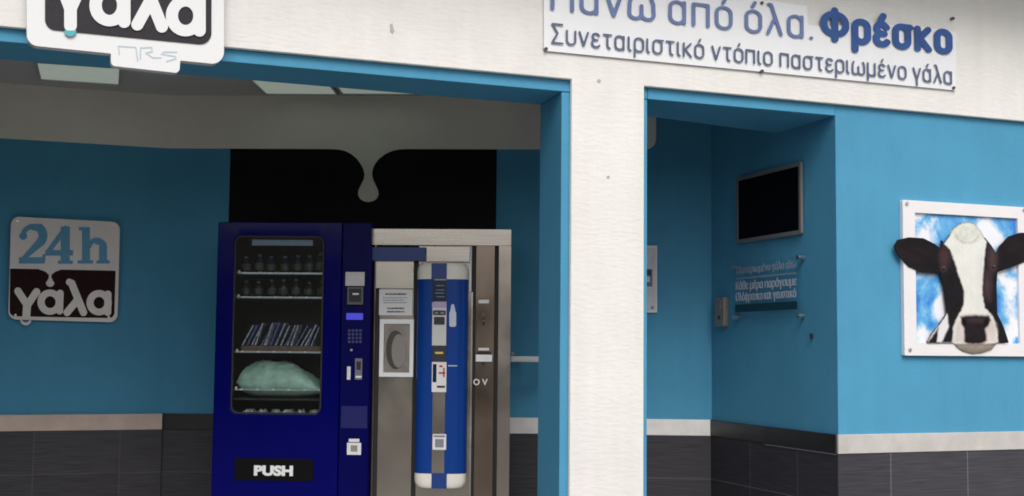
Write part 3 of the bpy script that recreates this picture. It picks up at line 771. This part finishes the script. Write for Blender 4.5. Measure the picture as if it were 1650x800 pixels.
# goods inside the machine
def good(o, label, cat, grp): return tag(o, label, cat, grp)
bm_b = [(0.001, 0), (0.024, 0), (0.026, 0.006), (0.026, 0.075), (0.020, 0.088), (0.010, 0.100), (0.010, 0.112), (0.001, 0.113)]
m_b1 = mat('bottle_dark', (0.015, 0.022, 0.035), 0.15); m_b2 = mat('bottle_brown', (0.022, 0.017, 0.012), 0.15)
m_capb = mat('bottle_cap', (0.05, 0.10, 0.20), 0.4); m_lab = mat('bottle_label', (0.07, 0.075, 0.06), 0.6, var=0.5, vscale=50)
def put(o, x, y, z, rz=0): o.matrix_world = VF.m @ Matrix.Translation((x, y, z)) @ Matrix.Rotation(rz, 4, 'Z')
def bottle(m_, lab, grp, hs):
    t = thing('bottle', lab, 'bottle', group=grp)
    obj('glass_body', lathe(new(), (0, 0), [(r, z * hs) for r, z in bm_b]), m_, t, smooth=True)
    obj('label_band', lathe(new(), (0, 0), [(0.0264, 0.02 * hs), (0.0268, 0.022 * hs), (0.0268, 0.06 * hs), (0.0264, 0.062 * hs)]), m_lab, t, smooth=True)
    obj('cap', lathe(new(), (0, 0), [(0.0112, 0.101 * hs), (0.0112, 0.115 * hs), (0.009, 0.117 * hs)]), m_capb, t)
    return t
def dup(root):
    r = root.copy(); COL.objects.link(r)
    for ch in root.children:
        c = ch.copy(); COL.objects.link(c); c.parent = r; c.matrix_parent_inverse = ch.matrix_parent_inverse.copy()
    return r
for zi, m_, lab, hs in ((0, m_b1, 'small dark bottle with blue cap on the top shelf of the vending machine', 1.0), (1, m_b2, 'small brown bottle on the second shelf of the vending machine', 0.9)):
    p = None
    for k in range(7):
        o = bottle(m_, lab, 'bottles in the vending machine, shelf %s' % ('one' if zi == 0 else 'two'), hs) if p is None else dup(p)
        p = p or o
        put(o, wx0 + 0.045 + k * (wx1 - wx0 - 0.085) / 6 + random.uniform(-.006, .006), 0.12 + random.uniform(0, .05), shelf_z[zi] + 0.0005, random.uniform(0, 6))
        zs = random.uniform(.86, 1.12); o.matrix_world = o.matrix_world @ Matrix.Diagonal((1.08, 1.08, zs, 1))
m_pk = mat('foil_packet', (0.50, 0.51, 0.60), 0.25, metal=0.3, var=0.8, vscale=45)
m_pk2 = mat('foil_packet_blue', (0.12, 0.16, 0.32), 0.25, var=0.8, vscale=45)
p = None
for k in range(18):
    if p is None:
        bm = new()
        prism(bm, [(-0.005, 0), (0.005, 0), (0.058, 0.125), (0.049, 0.128)], -0.04, 0.04)
        p = o = obj('snack_packet', bm, m_pk, bevel=0.003); tag(o, 'shiny packet leaning in the slanted row on the third shelf of the vending machine', 'snack packet', 'leaning packets in the vending machine')
    else:
        o = p.copy(); COL.objects.link(o)
        if k % 3 == 1: o.data = o.data.copy(); o.data.materials[0] = m_pk2
    put(o, wx0 + 0.042 + k * 0.0245 + random.uniform(-.004, .004), 0.125 + 0.012 * (k % 3), shelf_z[2] + 0.035, random.uniform(-.22, .22))
    o.matrix_world = o.matrix_world @ Matrix.Rotation(random.uniform(-.10, .12), 4, 'Y') @ Matrix.Diagonal((1, 1, random.uniform(.82, 1.12), 1))
m_tray = mat('cardboard_tray', (0.16, 0.105, 0.07), 0.8, var=0.4, vscale=40)
tr = obj('snack_tray', bx(wx0 + 0.035, wx1 - 0.02, 0.08, 0.20, 0, 0.033), m_tray); tag(tr, 'low brown cardboard tray holding the leaning packets', 'tray'); put(tr, 0, 0, shelf_z[2] + 0.0005)
# green pillow bag lying behind the lowest rail
def pillow(L, D_, Hh, nx=44, ny=18):
    bm = new(); top = {}; bot = {}
    for i in range(nx + 1):
        for j in range(ny + 1):
            s, t = 2 * i / nx - 1, 2 * j / ny - 1
            e = max(0.0, (1 - abs(s) ** (2.6 if s > 0 else 5.0))) ** 0.5 * max(0.0, (1 - abs(t) ** 2.6)) ** 0.5
            asym = 1.0 - 0.55 * max(0, s) ** 1.3
            wob = 0.006 * math.sin(9 * s + 4 * t) + 0.005 * math.sin(23 * s - 13 * t) + 0.003 * math.sin(47 * s + 9 * t)
            x, y = s * L / 2, t * D_ / 2
            top[i, j] = bm.verts.new((x, y, Hh * 0.42 + e * asym * Hh * 0.58 + wob * e - 0.22 * Hh * max(0, s)))
            bot[i, j] = bm.verts.new((x, y, Hh * 0.42 - e * Hh * 0.42 - 0.0004 - 0.22 * Hh * max(0, s) * (1 - e)))
    for i in range(nx):
        for j in range(ny):
            bm.faces.new((top[i, j], top[i + 1, j], top[i + 1, j + 1], top[i, j + 1])); bm.faces.new((bot[i, j], bot[i, j + 1], bot[i + 1, j + 1], bot[i + 1, j]))
    bmesh.ops.remove_doubles(bm, verts=bm.verts, dist=0.0008)
    return bm
m_green = mat('green_bag', (0.36, 0.54, 0.44), 0.30, var=0.30, vscale=16, bump=0.7, bscale=28)
gb = obj('green_bag', pillow(wx1 - wx0 - 0.012, 0.24, 0.215), m_green, smooth=True); tag(gb, 'pale green pillow-shaped bag lying low behind the vending machine glass', 'bag')
put(gb, (wx0 + wx1) / 2 + 0.006, 0.20, shelf_z[3] - 0.0515)
m_clear = mat('clear_wrap', (0.42, 0.50, 0.48), 0.2, var=0.7, vscale=60, bump=0.6, bscale=60)
p = None
for k in range(6):
    if p is None: p = o = obj('wrapped_pack', pillow(0.085, 0.16, 0.075, 10, 8), m_clear, smooth=True); tag(o, 'crinkled clear wrapped pack at the bottom of the vending machine window', 'pack', 'clear packs at the bottom of the window')
    else: o = p.copy(); COL.objects.link(o)
    put(o, wx0 + 0.09 + k * 0.077, 0.16, wz0 - 0.055, 0.3 * (k % 3 - 1))

# ------------------------------------------------------------------ steel milk dispenser
DF = Frame((BK.p - BK.n * 0.80).xy[:], BK.a)
def Dp(px, py, off=0.0): return DF.loc(px, py, off)
md = thing('milk_dispenser', 'brushed steel milk dispenser cabinet with a blue rounded tower on its front', 'milk dispenser', DF)
dl, dr_ = max(Dp(597, 580)[0], vr + 0.004), Dp(824, 580)[0]; dt = Dp(710, 370)[1]
obj('cabinet', bx(dl, dr_ - 0.06, 0.014, 0.78, 0.03, dt - 0.004), m_seam, md)
for fx in (dl + 0.06, dr_ - 0.06):
    for fy in (0.1, 0.7): obj('foot', lathe(new(), (fx, fy), [(0.025, 0.0), (0.025, 0.03)], 10), m_inner, md)
def dbox(name, x0, y0, x1, y1, m_, yf, yb, par=None, bevel=0.0015, r=0.0):
    a = Dp(x0, y1, yf); b = Dp(x1, y0, yf)
    P = rrect(a[0], b[0], a[1], b[1], r) if r else [(a[0], a[1]), (b[0], a[1]), (b[0], b[1]), (a[0], b[1])]
    return obj(name, prism(new(), P, yf, yb), m_, par or md, bevel=bevel)
YB = 905   # about the floor line of the front
dbox('top_rail', 597.5, 370, 824, 395, m_steel_l, -0.012, 0.013)
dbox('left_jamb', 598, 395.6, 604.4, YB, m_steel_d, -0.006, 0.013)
dbox('upper_panel', 604.8, 419, 667, 464.6, m_steel_l, -0.002, 0.013)
lp = dbox('left_panel', 604.8, 465.4, 667, YB, m_steel, -0.002, 0.013)
dbox('middle_panel', 667.6, 397, 760.8, YB, m_steel, 0.001, 0.013)
dbox('door_edge', 756, 398, 760, 470, m_plastic, -0.010, 0.0005)
dbox('edge_strip', 757.2, 471, 759.2, YB, m_steel_l, -0.006, 0.0005)
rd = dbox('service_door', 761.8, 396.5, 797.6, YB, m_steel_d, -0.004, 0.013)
dbox('right_jamb', 798.8, 396.0, 824, YB, m_steel, -0.006, 0.013)
dbox('header_panel', 598, 399, 686, 420, m_hblue, -0.030, 0.012)
dbox('header_block', 687, 398, 757, 422, m_steel_l, -0.024, 0.0)
# printed notice
nt_ = dbox('notice', 610.5, 467.5, 664.5, 508, m_paper, -0.0045, -0.0022, lp, 0)
for y, x0, x1, h, mm in ((473, 621, 655, 2.6, m_ink), (479.5, 617, 656, 1.3, m_greyink), (483.5, 617, 652, 1.3, m_greyink), (487.5, 618, 656, 1.3, m_greyink), (496, 624, 651, 2.4, m_ink), (501.5, 624, 652, 2.4, m_ink)):
    bm = new(); x = x0
    while x < x1:
        wv = random.uniform(1.5, 5.5); a = Dp(x, y + h, -0.005); b = Dp(min(x + wv, x1), y, -0.005); box(bm, a[0], b[0], -0.0056, -0.0046, a[1], b[1]); x += wv + 0.8
    obj('print_line', bm, mm, nt_)
# bottle niche
a = Dp(610.5, 607.5, -.014); b = Dp(667, 515, -.014)
out = [(b[0], b[1]), (a[0], b[1]), (a[0], a[1]), (b[0], a[1])]
a2_ = Dp(617.5, 600.5, -.014); b2_ = Dp(660.5, 522.5, -.014)
inn = [(b2_[0], b2_[1]), (a2_[0], b2_[1]), (a2_[0], a2_[1]), (b2_[0], a2_[1])]
ni = obj('niche_frame', ring_plate(new(), out, inn, -0.016, -0.0022), m_plastic, md, bevel=0.002)
obj('niche_window', bx(inn[1][0] + .001, inn[0][0] - .001, -0.006, -0.0024, inn[2][1] + .001, inn[0][1] - .001), mat('niche_grey', (0.30, 0.27, 0.24), 0.3, metal=0.6, var=0.25, vscale=10), ni)
def N1(x, y): return Dp(x, y, -0.008)
obj('niche_recess', sdf_mesh(lambda X, Y: s_ell(X, Y, (637.5, 564), 15.5, 31), (618, 660, 522, 600), 0.8, N1, -0.0085, 0.0024), mat('recess_dark', (0.10, 0.09, 0.08), 0.25, metal=0.5), ni)
obj('niche_gleam', sdf_mesh(lambda X, Y: s_ell(X, Y, (642.5, 566), 11.5, 27), (618, 660, 522, 600), 0.8, N1, -0.0095, 0.0009), mat('gleam_grey', (0.34, 0.32, 0.29), 0.25, metal=0.5), ni)  # pale ellipse paints a gleam over the dark recess
# labels and lock on the service door
dbox('door_label', 771, 483.5, 788, 489, m_paper, -0.0052, -0.0042, rd, 0)
for yy in (507, 517): obj('rivet', cyl(new(), Dp(779, yy), 0.006, -0.007, -0.0042, 10), m_steel, rd)
bm = new(); a = Dp(775, 525, 0); b = Dp(783, 513, 0); box(bm, a[0] + .008, b[0] - .008, -0.0056, -0.0042, a[1], b[1]); obj('key_slot', bm, m_seam, rd)
dbox('lock_label', 771, 561, 788, 565, m_paper, -0.0052, -0.0042, rd, 0)
lk = dbox('lock_plate', 766.5, 572, 793, 583, m_plastic, -0.010, -0.0042, rd)
dbox('lock_slot', 768.5, 567, 791, 571, m_seam, -0.0065, -0.0042, rd, 0)
a = Dp(779, 586); obj('lock_button', cyl(new(), a, 0.009, -0.010, -0.0042, 12), m_seam, rd)
a = Dp(762.5, 620.5); b = Dp(786, 610.5)
obj('door_lettering', text_bm('O V', a[0], b[0], a[1], b[1] - a[1], -0.0058, 0.0014, 0.02), m_paper, rd)
# blue tower, a rounded column
tx0, tx1 = Dp(669.5, 600, -.05)[0], Dp(752.5, 600, -.05)[0]; tcx = (tx0 + tx1) / 2; thw = (tx1 - tx0) / 2
tz = {y: Dp(710, y, -.09)[1] for y in (423, 450, 764, 788)}
def section(k, d, z, bm):
    vs = []
    for i in range(25):
        a = math.pi * i / 24; c, s = math.cos(a), math.sin(a)
        x = tcx + thw * k * math.copysign(abs(c) ** 0.62, c); y = -0.004 - d * abs(s) ** 0.62
        vs.append(bm.verts.new((x, y, z)))
    return vs
def loft(secs):
    bm = new(); L = [section(*s, bm) for s in secs]
    for A, B in zip(L, L[1:]):
        for i in range(24): bm.faces.new((A[i], A[i + 1], B[i + 1], B[i]))
        bm.faces.new((A[0], B[0], B[-1], A[-1]))
    bm.faces.new(L[0]); bm.faces.new(L[-1][::-1]); return bm
TD = 0.085
tw = obj('tower', loft([(1, TD, tz[764] + .001), (1, TD, tz[450] - .001)]), m_tblue, md, smooth=False)
for p_ in tw.data.polygons: p_.use_smooth = True
tw.data.set_sharp_from_angle(angle=math.radians(45)) if hasattr(tw.data, 'set_sharp_from_angle') else None
for z0, z1 in ((tz[450], tz[423]), (tz[764], tz[788])):
    hh = z1 - z0; prof = [(1.004, TD + .002, z0)] + [(0.80 + 0.204 * math.cos(t), TD * (0.86 + 0.14 * math.cos(t)) + .002, z0 + hh * (0.45 + 0.55 * math.sin(t))) for t in np.linspace(0, math.pi / 2, 7)]
    c = obj('tower_cap', loft(prof), m_cap, tw, smooth=False)
    for p_ in c.data.polygons: p_.use_smooth = True
    if hasattr(c.data, 'set_sharp_from_angle'): c.data.set_sharp_from_angle(angle=math.radians(50))
TY = -0.004 - TD
def trect(name, x0, y0, x1, y1, m_, lv, par=None, r=0.0):
    yf = TY - 0.0035 - 0.0025 * lv
    a = Dp(x0, y1, yf); b = Dp(x1, y0, yf)
    P = rrect(a[0], b[0], a[1], b[1], r) if r else [(a[0], a[1]), (b[0], a[1]), (b[0], b[1]), (a[0], b[1])]
    return obj(name, prism(new(), P, yf, yf + 0.0022 + (0.004 if lv == 0 else 0)), m_, par or tw)
sp_ = trect('front_strip', 695, 424, 720, 788, m_steel, 0)
trect('blue_end', 695, 424.5, 720, 450, m_hblue, 1, sp_)
trect('blue_end', 695, 763, 720, 787.5, m_hblue, 1, sp_)
sc_ = trect('screen', 696.5, 452, 719.5, 486, m_lcd, 1, sp_)
for y in (460, 467, 472, 478): trect('screen_line', 703 if y != 472 else 701, y, 716, y + 1.2, m_greyink, 2, sc_)
trect('lilac_label', 696, 487.5, 719.5, 496, m_pink, 1, sp_)
wp = trect('white_plate', 696, 496.5, 719.5, 557, mat('plate_grey', (0.58, 0.57, 0.55), 0.4), 1, sp_)
trect('icon', 697.5, 500.5, 718.5, 508, m_ink, 2, wp, 0.008); trect('icon', 699, 511, 716.5, 523.5, m_ink, 2, wp, 0.006)
trect('icon_mark', 700.5, 503, 706, 506, m_greyink, 3, wp); trect('icon_mark', 710, 503, 715.5, 506, m_greyink, 3, wp)
trect('card_reader', 696.5, 557.5, 718.5, 583, m_ink, 2, sp_); trect('card_slot', 701, 567.5, 714, 570.5, m_yellow, 3, sp_)
wk = trect('instruction_sticker', 695.5, 584, 719.5, 632, m_paper, 1, sp_)
trect('dark_block', 697, 587, 703.5, 616, m_lcd, 2, wk); trect('red_mark', 707, 600, 717.5, 602.6, m_red, 2, wk); trect('red_mark', 708, 589, 713, 592, m_red, 2, wk); trect('red_mark', 714, 593, 716.5, 608, m_red, 2, wk); trect('print_line', 704, 622, 717, 625, m_ink, 2, wk)
ps = trect('small_sticker', 697, 700, 719, 725, m_paper, 1, sp_)
trect('sticker_face', 701, 708, 715, 721, m_greyink, 2, ps); trect('sticker_heading', 699, 702, 717, 704.5, m_greyink, 2, ps)
def T1(x, y): return Dp(x, y, TY)
obj('bottle_icon', sdf_mesh(lambda X, Y: U(s_box(X, Y, 724, 735, 502, 527, 3), s_seg(X, Y, (729.5, 493), (729.5, 506), 2.6, 5)), (720, 740, 488, 530), 0.7, T1, TY + 0.0005, 0.012), mat('icon_pale', (0.50, 0.57, 0.66), 0.5), tw)
obj('tower_mark', sdf_mesh(lambda X, Y: s_box(X, Y, 721, 737, 589, 590.6), (718, 740, 586, 593), 0.6, T1, TY + 0.0005, 0.012), bpy.data.materials['icon_pale'], tw)

# ------------------------------------------------------------------ wall fittings at the back
gr = thing('grab_rail', 'short white rail on a bracket on the blue wall right of the steel dispenser', 'rail', BK)
a = BK.loc(823, 584, -.3); b = BK.loc(895, 574.5, -.3)
z_ = (a[1] + b[1]) / 2
obj('bar', bx(a[0], b[0], -0.315, -0.285, z_ - 0.018, z_ + 0.018), m_plastic, gr, bevel=0.006)
obj('bracket', bx(a[0] + 0.03, a[0] + 0.055, -0.284, -0.0005, z_ - 0.012, z_ + 0.012), m_chrome, gr)
obj('bracket', bx(b[0] - 0.05, b[0] - 0.025, -0.284, -0.0005, z_ - 0.012, z_ + 0.012), m_chrome, gr)
obj('end_knob', cyl(new(), (a[0] + 0.012, z_ + 0.036), 0.010, -0.312, -0.288, 12), m_chrome, gr)

nb = thing('notice_board', 'white framed notice on the rear wall just right of the white pillar', 'notice board', BK)
a = BK.loc(1022, 504, -.02); b = BK.loc(1059, 396, -.02)
obj('board', bx(a[0], b[0], -0.022, -0.0005, a[1], b[1]), m_plastic, nb, bevel=0.003)
a1b = BK.loc(1024, 500, -.02); b1b = BK.loc(1056.5, 400, -.02)
obj('print', bx(a1b[0], b1b[0], -0.0245, -0.0225, a1b[1], b1b[1]), m_poster, nb)
a = BK.loc(1038, 462, -.02); b = BK.loc(1051, 434, -.02); obj('dark_picture', bx(a[0], b[0], -0.027, -0.0247, a[1], b[1]), mat('poster_violet', (0.20, 0.15, 0.22), 0.5), nb)
a = BK.loc(1038, 444, -.02); b = BK.loc(1049, 436, -.02); obj('black_picture', bx(a[0], b[0], -0.0285, -0.0272, a[1], b[1]), m_ink, nb)
a = BK.loc(1038, 455, -.02); b = BK.loc(1047, 446, -.02); obj('white_picture', bx(a[0], b[0], -0.0285, -0.0272, a[1], b[1]), m_paper, nb)
a = BK.loc(1049, 498, -.02); b = BK.loc(1053, 494, -.02); obj('dark_seal', bx(a[0], b[0], -0.0265, -0.0247, a[1], b[1]), m_greyink, nb)

# television on the passage wall
tv = thing('television', 'black flat screen in a thin grey frame on the passage side wall', 'television', SW)
to = -0.02
def TQ(px, py, o=to): return SW.loc(px, py, o)
tx = [TQ(1189, 335)[0], TQ(1289, 325)[0]]
tzt = (TQ(1189, 288)[1] + TQ(1289, 267.5)[1]) / 2; tzb = (TQ(1190, 385.5)[1] + TQ(1289, 377)[1]) / 2
obj('bezel', ring_plate(new(), rrect(tx[0] - .016, tx[1] + .016, tzb - .016, tzt + .016, 0.012), rrect(tx[0] + .008, tx[1] - .008, tzb + .008, tzt - .008, 0.004), to - 0.005, -0.008), m_tvframe, tv, bevel=0.002)
obj('screen', bx(tx[0] + .009, tx[1] - .009, to - 0.001, to + 0.004, tzb + .009, tzt - .009), m_tv, tv)
obj('back_cover', bx(tx[0] + .02, tx[1] - .02, to + 0.005, -0.0005, tzb + .03, tzt - .03), m_inner, tv)

# clear acrylic notice below it
an = thing('acrylic_sign', 'clear acrylic plate with white lettering under the black screen', 'sign', SW)
ao = -0.035
ax0, ax1 = SW.loc(1180, 470, ao)[0], SW.loc(1291, 470, ao)[0]
az1 = (SW.loc(1290, 413, ao)[1] + SW.loc(1182, 427, ao)[1]) / 2; az0 = (SW.loc(1290, 512, ao)[1] + SW.loc(1182, 515, ao)[1]) / 2
obj('plate', bx(ax0, ax1, ao, ao + 0.005, az0, az1), glass_mat('acrylic_sheet', (0.985, 0.99, 0.99), 0.015, 0.08), an)
def aline(s, xl, yl, xr, yr, cap, wt=0.16, mm=None):
    l = SW.loc(xl, yl, ao); r = SW.loc(xr, yr, ao)
    c = SW.loc(xl, yl - cap, ao)[1] - l[1]
    stroke_text(s, l[0], r[0], (l[1] + r[1]) / 2, c, wt, ao - 0.0025, 0.0015, mm or m_aw, an, 'lettering_word', step=.08)
m_aw = mat('acrylic_white_ink', (0.42, 0.47, 0.56), 0.6)
m_aw2 = mat('acrylic_faint_ink', (0.26, 0.33, 0.42), 0.6)
aline('Παστεριωμένο γάλα εδώ', 1187, 441, 1283, 432, 8, 0.2, m_aw2)
a = SW.loc(1187, 447, ao); b = SW.loc(1283, 443, ao); zz = (a[1] + b[1]) / 2
obj('rule', bx(a[0], b[0], ao - .0025, ao - .001, zz - .004, zz + .004), m_aw2, an)
aline('Κάθε μέρα παράγουμε', 1186, 466, 1284, 461, 9, 0.2)
aline('Ολόφρεσκο και γευστικό', 1186, 484, 1283, 480, 9, 0.2)
a = SW.loc(1185, 504, ao); b = SW.loc(1285, 501.5, ao); zz = (a[1] + b[1]) / 2
obj('dark_band', bx(a[0], b[0], ao - .0025, ao - .001, zz + 0.006, zz + 0.052), mat('band_dark', (0.012, 0.055, 0.085), 0.6, spec=0.1), an)
for px, py in ((1287, 415), (1287, 509), (1184, 431), (1184, 512)):
    u, z = SW.loc(px, py, ao); obj('standoff', cyl(new(), (u, z), 0.014, ao - 0.010, -0.0005, 14), m_chrome, an)

ic = thing('intercom', 'narrow metal intercom box low on the passage side wall', 'intercom', SW)
a = SW.loc(1152.5, 527, -.03); b = SW.loc(1167, 479, -.03); 
obj('housing', prism(new(), rrect(a[0], b[0], a[1], b[1], 0.008), -0.035, -0.0005), m_intercom, ic, bevel=0.003)
c = SW.loc(1158.5, 512, -.035); obj('button', cyl(new(), c, 0.014, -0.039, -0.0352, 12), mat('button_red', (0.07, 0.02, 0.015), 0.4), ic)
c = SW.loc(1159, 491, -.035); obj('speaker_grille', bx(c[0] - .02, c[0] + .02, -0.0375, -0.0352, c[1] - .03, c[1] + .03), m_greyink, ic)
c = SW.loc(1307.5, 541, -.01); hk = obj('wall_hook', prism(new(), [(c[0] - .004, c[1] - .016), (c[0] + .004, c[1] - .016), (c[0] + .005, c[1] + .012), (c[0] - .005, c[1] + .012)], -0.02, -0.0005), m_ink, frame=SW); tag(hk, 'tiny black hook on the blue passage wall right of the acrylic plate', 'hook')

# ------------------------------------------------------------------ cow picture
po = -0.03
def CW(x, y): return FP.loc(1430 + x / 2.859, 310 + y / 2.859, po)
cw = thing('cow_picture', 'white framed picture of a black and white cow against blue sky', 'picture', FP)
lf = CW(70, 35); rt = CW(665, 40); bt = CW(85, 753)
fx0, fx1, fz0, fz1 = lf[0], CW(668, 400)[0], bt[1], lf[1]
i0 = CW(127, 98); i1 = CW(600, 118); ib = CW(135, 692)
outl = rrect(fx0, fx1, fz0, fz1, 0.004, 2); innl = rrect(i0[0], i1[0], ib[1], (i0[1] + i1[1]) / 2, 0.003, 2)
obj('frame', ring_plate(new(), outl, innl, po, -0.0005), m_framew, cw, bevel=0.002)
ms = bpy.data.materials.new('sky_print'); ms.use_nodes = True
t = ms.node_tree; b = t.nodes['Principled BSDF']; b.inputs['Roughness'].default_value = 0.4
tc = t.nodes.new('ShaderNodeTexCoord'); n = t.nodes.new('ShaderNodeTexNoise'); n.inputs['Scale'].default_value = 4.3; n.inputs['Detail'].default_value = 7; n.inputs['Roughness'].default_value = 0.55; n.inputs['Distortion'].default_value = 0.4
cr2 = t.nodes.new('ShaderNodeValToRGB'); e = cr2.color_ramp.elements
e[0].position = 0.40; e[0].color = (*srgb(48, 128, 212), 1); e[1].position = 0.57; e[1].color = (*srgb(238, 240, 248), 1)
x_ = cr2.color_ramp.elements.new(0.48); x_.color = (*srgb(105, 180, 230), 1)
t.links.new(tc.outputs['Object'], n.inputs['Vector']); t.links.new(n.outputs['Fac'], cr2.inputs[0]); t.links.new(cr2.outputs[0], b.inputs['Base Color'])
obj('sky_print', bx(i0[0] - .004, i1[0] + .004, -0.012, -0.0008, ib[1] - .004, innl[0][1] + .004), ms, cw)
BLZ = [(262, 238), (285, 205), (305, 170), (340, 145), (372, 140), (400, 148), (425, 175), (444, 212), (456, 228), (446, 300), (440, 380), (436, 470), (450, 535), (488, 575), (506, 640), (508, 692), (470, 702), (325, 704), (300, 690), (304, 620), (328, 565), (352, 520), (352, 450), (330, 390), (310, 320), (290, 268)]
DKL = [(250, 225), (262, 238), (300, 290), (335, 390), (358, 455), (358, 525), (330, 575), (308, 625), (298, 692), (250, 692), (282, 620), (275, 530), (262, 430), (246, 378), (240, 330), (250, 275)]
DKR = [(448, 212), (478, 250), (505, 292), (505, 350), (500, 430), (503, 560), (532, 620), (556, 692), (500, 692), (490, 600), (445, 535), (430, 470), (436, 380), (446, 300)]
EAL = [(258, 272), (215, 240), (165, 215), (100, 211), (50, 222), (34, 250), (55, 292), (100, 340), (160, 366), (230, 372), (262, 352)]
EAR = [(500, 295), (520, 250), (560, 207), (610, 190), (680, 190), (712, 225), (690, 272), (650, 310), (600, 332), (545, 352), (502, 366)]
CHN = [(308, 690), (505, 690), (480, 722), (435, 738), (395, 742), (350, 730), (325, 712)]
BOD = [(186, 692), (205, 655), (240, 610), (275, 560), (300, 600), (300, 692)]
def cow_out(X, Y):
    return U(*[s_poly(X, Y, p, 3) for p in (BLZ, DKL, DKR, EAL, EAR, CHN, BOD)])
def vnoise(x, y, sc, seed):
    r = np.random.default_rng(seed).random((64, 64)); gx, gy = x / sc, y / sc
    i, j = np.floor(gx).astype(int), np.floor(gy).astype(int); fx, fy = gx - i, gy - j
    fx, fy = fx * fx * (3 - 2 * fx), fy * fy * (3 - 2 * fy)
    g_ = lambda a, b: r[a % 64, b % 64]
    return (g_(i, j) * (1 - fx) + g_(i + 1, j) * fx) * (1 - fy) + (g_(i, j + 1) * (1 - fx) + g_(i + 1, j + 1) * fx) * fy
def cow_col(x, y):
    n1 = vnoise(x, y, 14, 1) - .5; n2 = vnoise(x * 2, y * .5, 7, 2) - .5; n3 = vnoise(x, y, 45, 3) - .5
    wob = n1 * 3 + n2 * 3.5
    sm = lambda d, w=4: np.clip(0.5 - d / (2 * w), 0, 1)[:, None]
    C = lambda *c: np.array(srgb(*c))[None, :]
    dark = C(27, 23, 27) * (1 + 0.35 * n3 + 0.5 * n2)[:, None]
    col = np.repeat(dark, 1, 0)
    # body at lower left: white with a dark wedge
    col = col + (C(225, 222, 225) - col) * sm(s_poly(x, y, BOD) + wob)
    col = col + (C(30, 24, 30) - col) * sm(s_poly(x, y, [(186, 695), (236, 622), (226, 695)]) + wob)
    # dark cheeks over the body
    col = col + (dark - col) * sm(s_poly(x, y, DKL) + wob)
    brown = C(92, 70, 74) * (1 + .5 * n2)[:, None]
    col = col + (brown - col) * sm(s_poly(x, y, [(448, 360), (470, 370), (480, 430), (470, 500), (446, 480), (440, 420)]) + wob, 16) * .5
    col = col + (C(92, 66, 62) - col) * sm(s_ell(x, y, (262, 300), 24, 50) + wob, 14) * .45
    col = col + (C(96, 74, 74) - col) * sm(s_ell(x, y, (484, 300), 20, 60) + wob, 14) * .55
    # ears: brownish inner fold
    for c_, rx, ry in (((120, 285), 70, 34), ((620, 262), 70, 34)):
        col = col + (C(36, 28, 31) - col) * sm(s_ell(x, y, c_, rx, ry) + wob, 14) * .8
    for a_, b_ in (((60, 245), (230, 330)), ((690, 225), (530, 320))):
        col = col + (C(22, 15, 20) - col) * sm(s_seg(x, y, a_, b_, 9) + wob, 8) * .6
    # white blaze
    wh = C(226, 226, 219) * (1 + .10 * n3 + .10 * n2)[:, None]
    col = col + (wh - col) * sm(s_poly(x, y, BLZ) + wob)
    side = np.clip((x - 400) / 60, 0, 1) * np.clip((y - 240) / 60, 0, 1) * np.clip((560 - y) / 40, 0, 1)
    col = col + (C(188, 190, 184) - col) * (side[:, None] * .45 * sm(s_poly(x, y, BLZ) + 6))
    poll = C(212, 213, 203) * (1 + .25 * n1)[:, None]
    col = col + (poll - col) * sm(s_ell(x, y, (368, 188), 70, 42) + wob, 12) * .8
    col = col + (C(150, 150, 138) - col) * sm(s_arc(x, y, (368, 176), 58, 200, 340, 3) + wob, 6) * .5
    # muzzle
    muz = C(205, 190, 186) * (1 + .2 * n3)[:, None]
    col = col + (muz - col) * sm(s_poly(x, y, [(318, 600), (345, 565), (470, 565), (500, 610), (505, 695), (305, 695)]) + wob, 12) * .75
    nose = C(32, 25, 29) * (1 + .6 * n1)[:, None]
    col = col + (nose - col) * sm(s_poly(x, y, [(334, 572), (400, 566), (470, 570), (474, 592), (452, 632), (458, 685), (432, 700), (372, 700), (354, 690), (352, 630), (342, 600)]) + wob, 6)
    col = col + (C(80, 62, 66) - col) * sm(s_ell(x, y, (408, 590), 38, 10) + wob, 10) * .5
    for c_ in ((352, 600), (456, 602)): col = col + (C(14, 10, 12) - col) * sm(s_ell(x, y, c_, 12, 17), 5)
    chin = (C(158, 147, 132) * (1 + .25 * n1)[:, None]) * (1 - .55 * np.clip((y - 704) / 40, 0, 1) - .3 * np.clip(np.abs(x - 408) / 90 - .4, 0, 1))[:, None]
    col = col + (chin - col) * sm(704 - y + wob * .6, 5)
    col = col + (C(120, 100, 88) - col) * sm(s_seg(x, y, (320, 702), (490, 700), 3) + wob * .5, 4) * .8
    # eyes
    for c_ in ((258, 352), (488, 344)):
        col = col + (C(96, 80, 80) - col) * sm(s_ell(x, y, c_, 12, 13), 6) * .5
        col = col + (C(12, 9, 12) - col) * sm(s_ell(x, y, (c_[0], c_[1] + 1), 8, 9), 4)
        col = col + (C(130, 130, 140) - col) * sm(s_ell(x, y, (c_[0] + 2, c_[1] - 4), 2.5, 2.5), 2)
    return np.clip(col, 0.002, 0.9)
mc = bpy.data.materials.new('cow_print'); mc.use_nodes = True
t = mc.node_tree; b = t.nodes['Principled BSDF']; b.inputs['Roughness'].default_value = 0.6; b.inputs['Specular IOR Level'].default_value = 0.15
at = t.nodes.new('ShaderNodeVertexColor'); at.layer_name = 'Col'; t.links.new(at.outputs['Color'], b.inputs['Base Color'])
def CC(x, y): return FP.loc(1430 + x / 2.859, 310 + y / 2.859, po - 0.008)
obj('cow_cutout', sdf_mesh(cow_out, (20, 735, 125, 755), 2.5, CC, po - 0.008, 0.007, cow_col), mc, cw)
for x, y in ((88, 53), (103, 727), (628, 82), (640, 735)):
    u, z = CW(x, y); obj('bolt', cyl(new(), (u, z), 0.010, po - 0.006, po + .001, 12), m_chrome, cw)
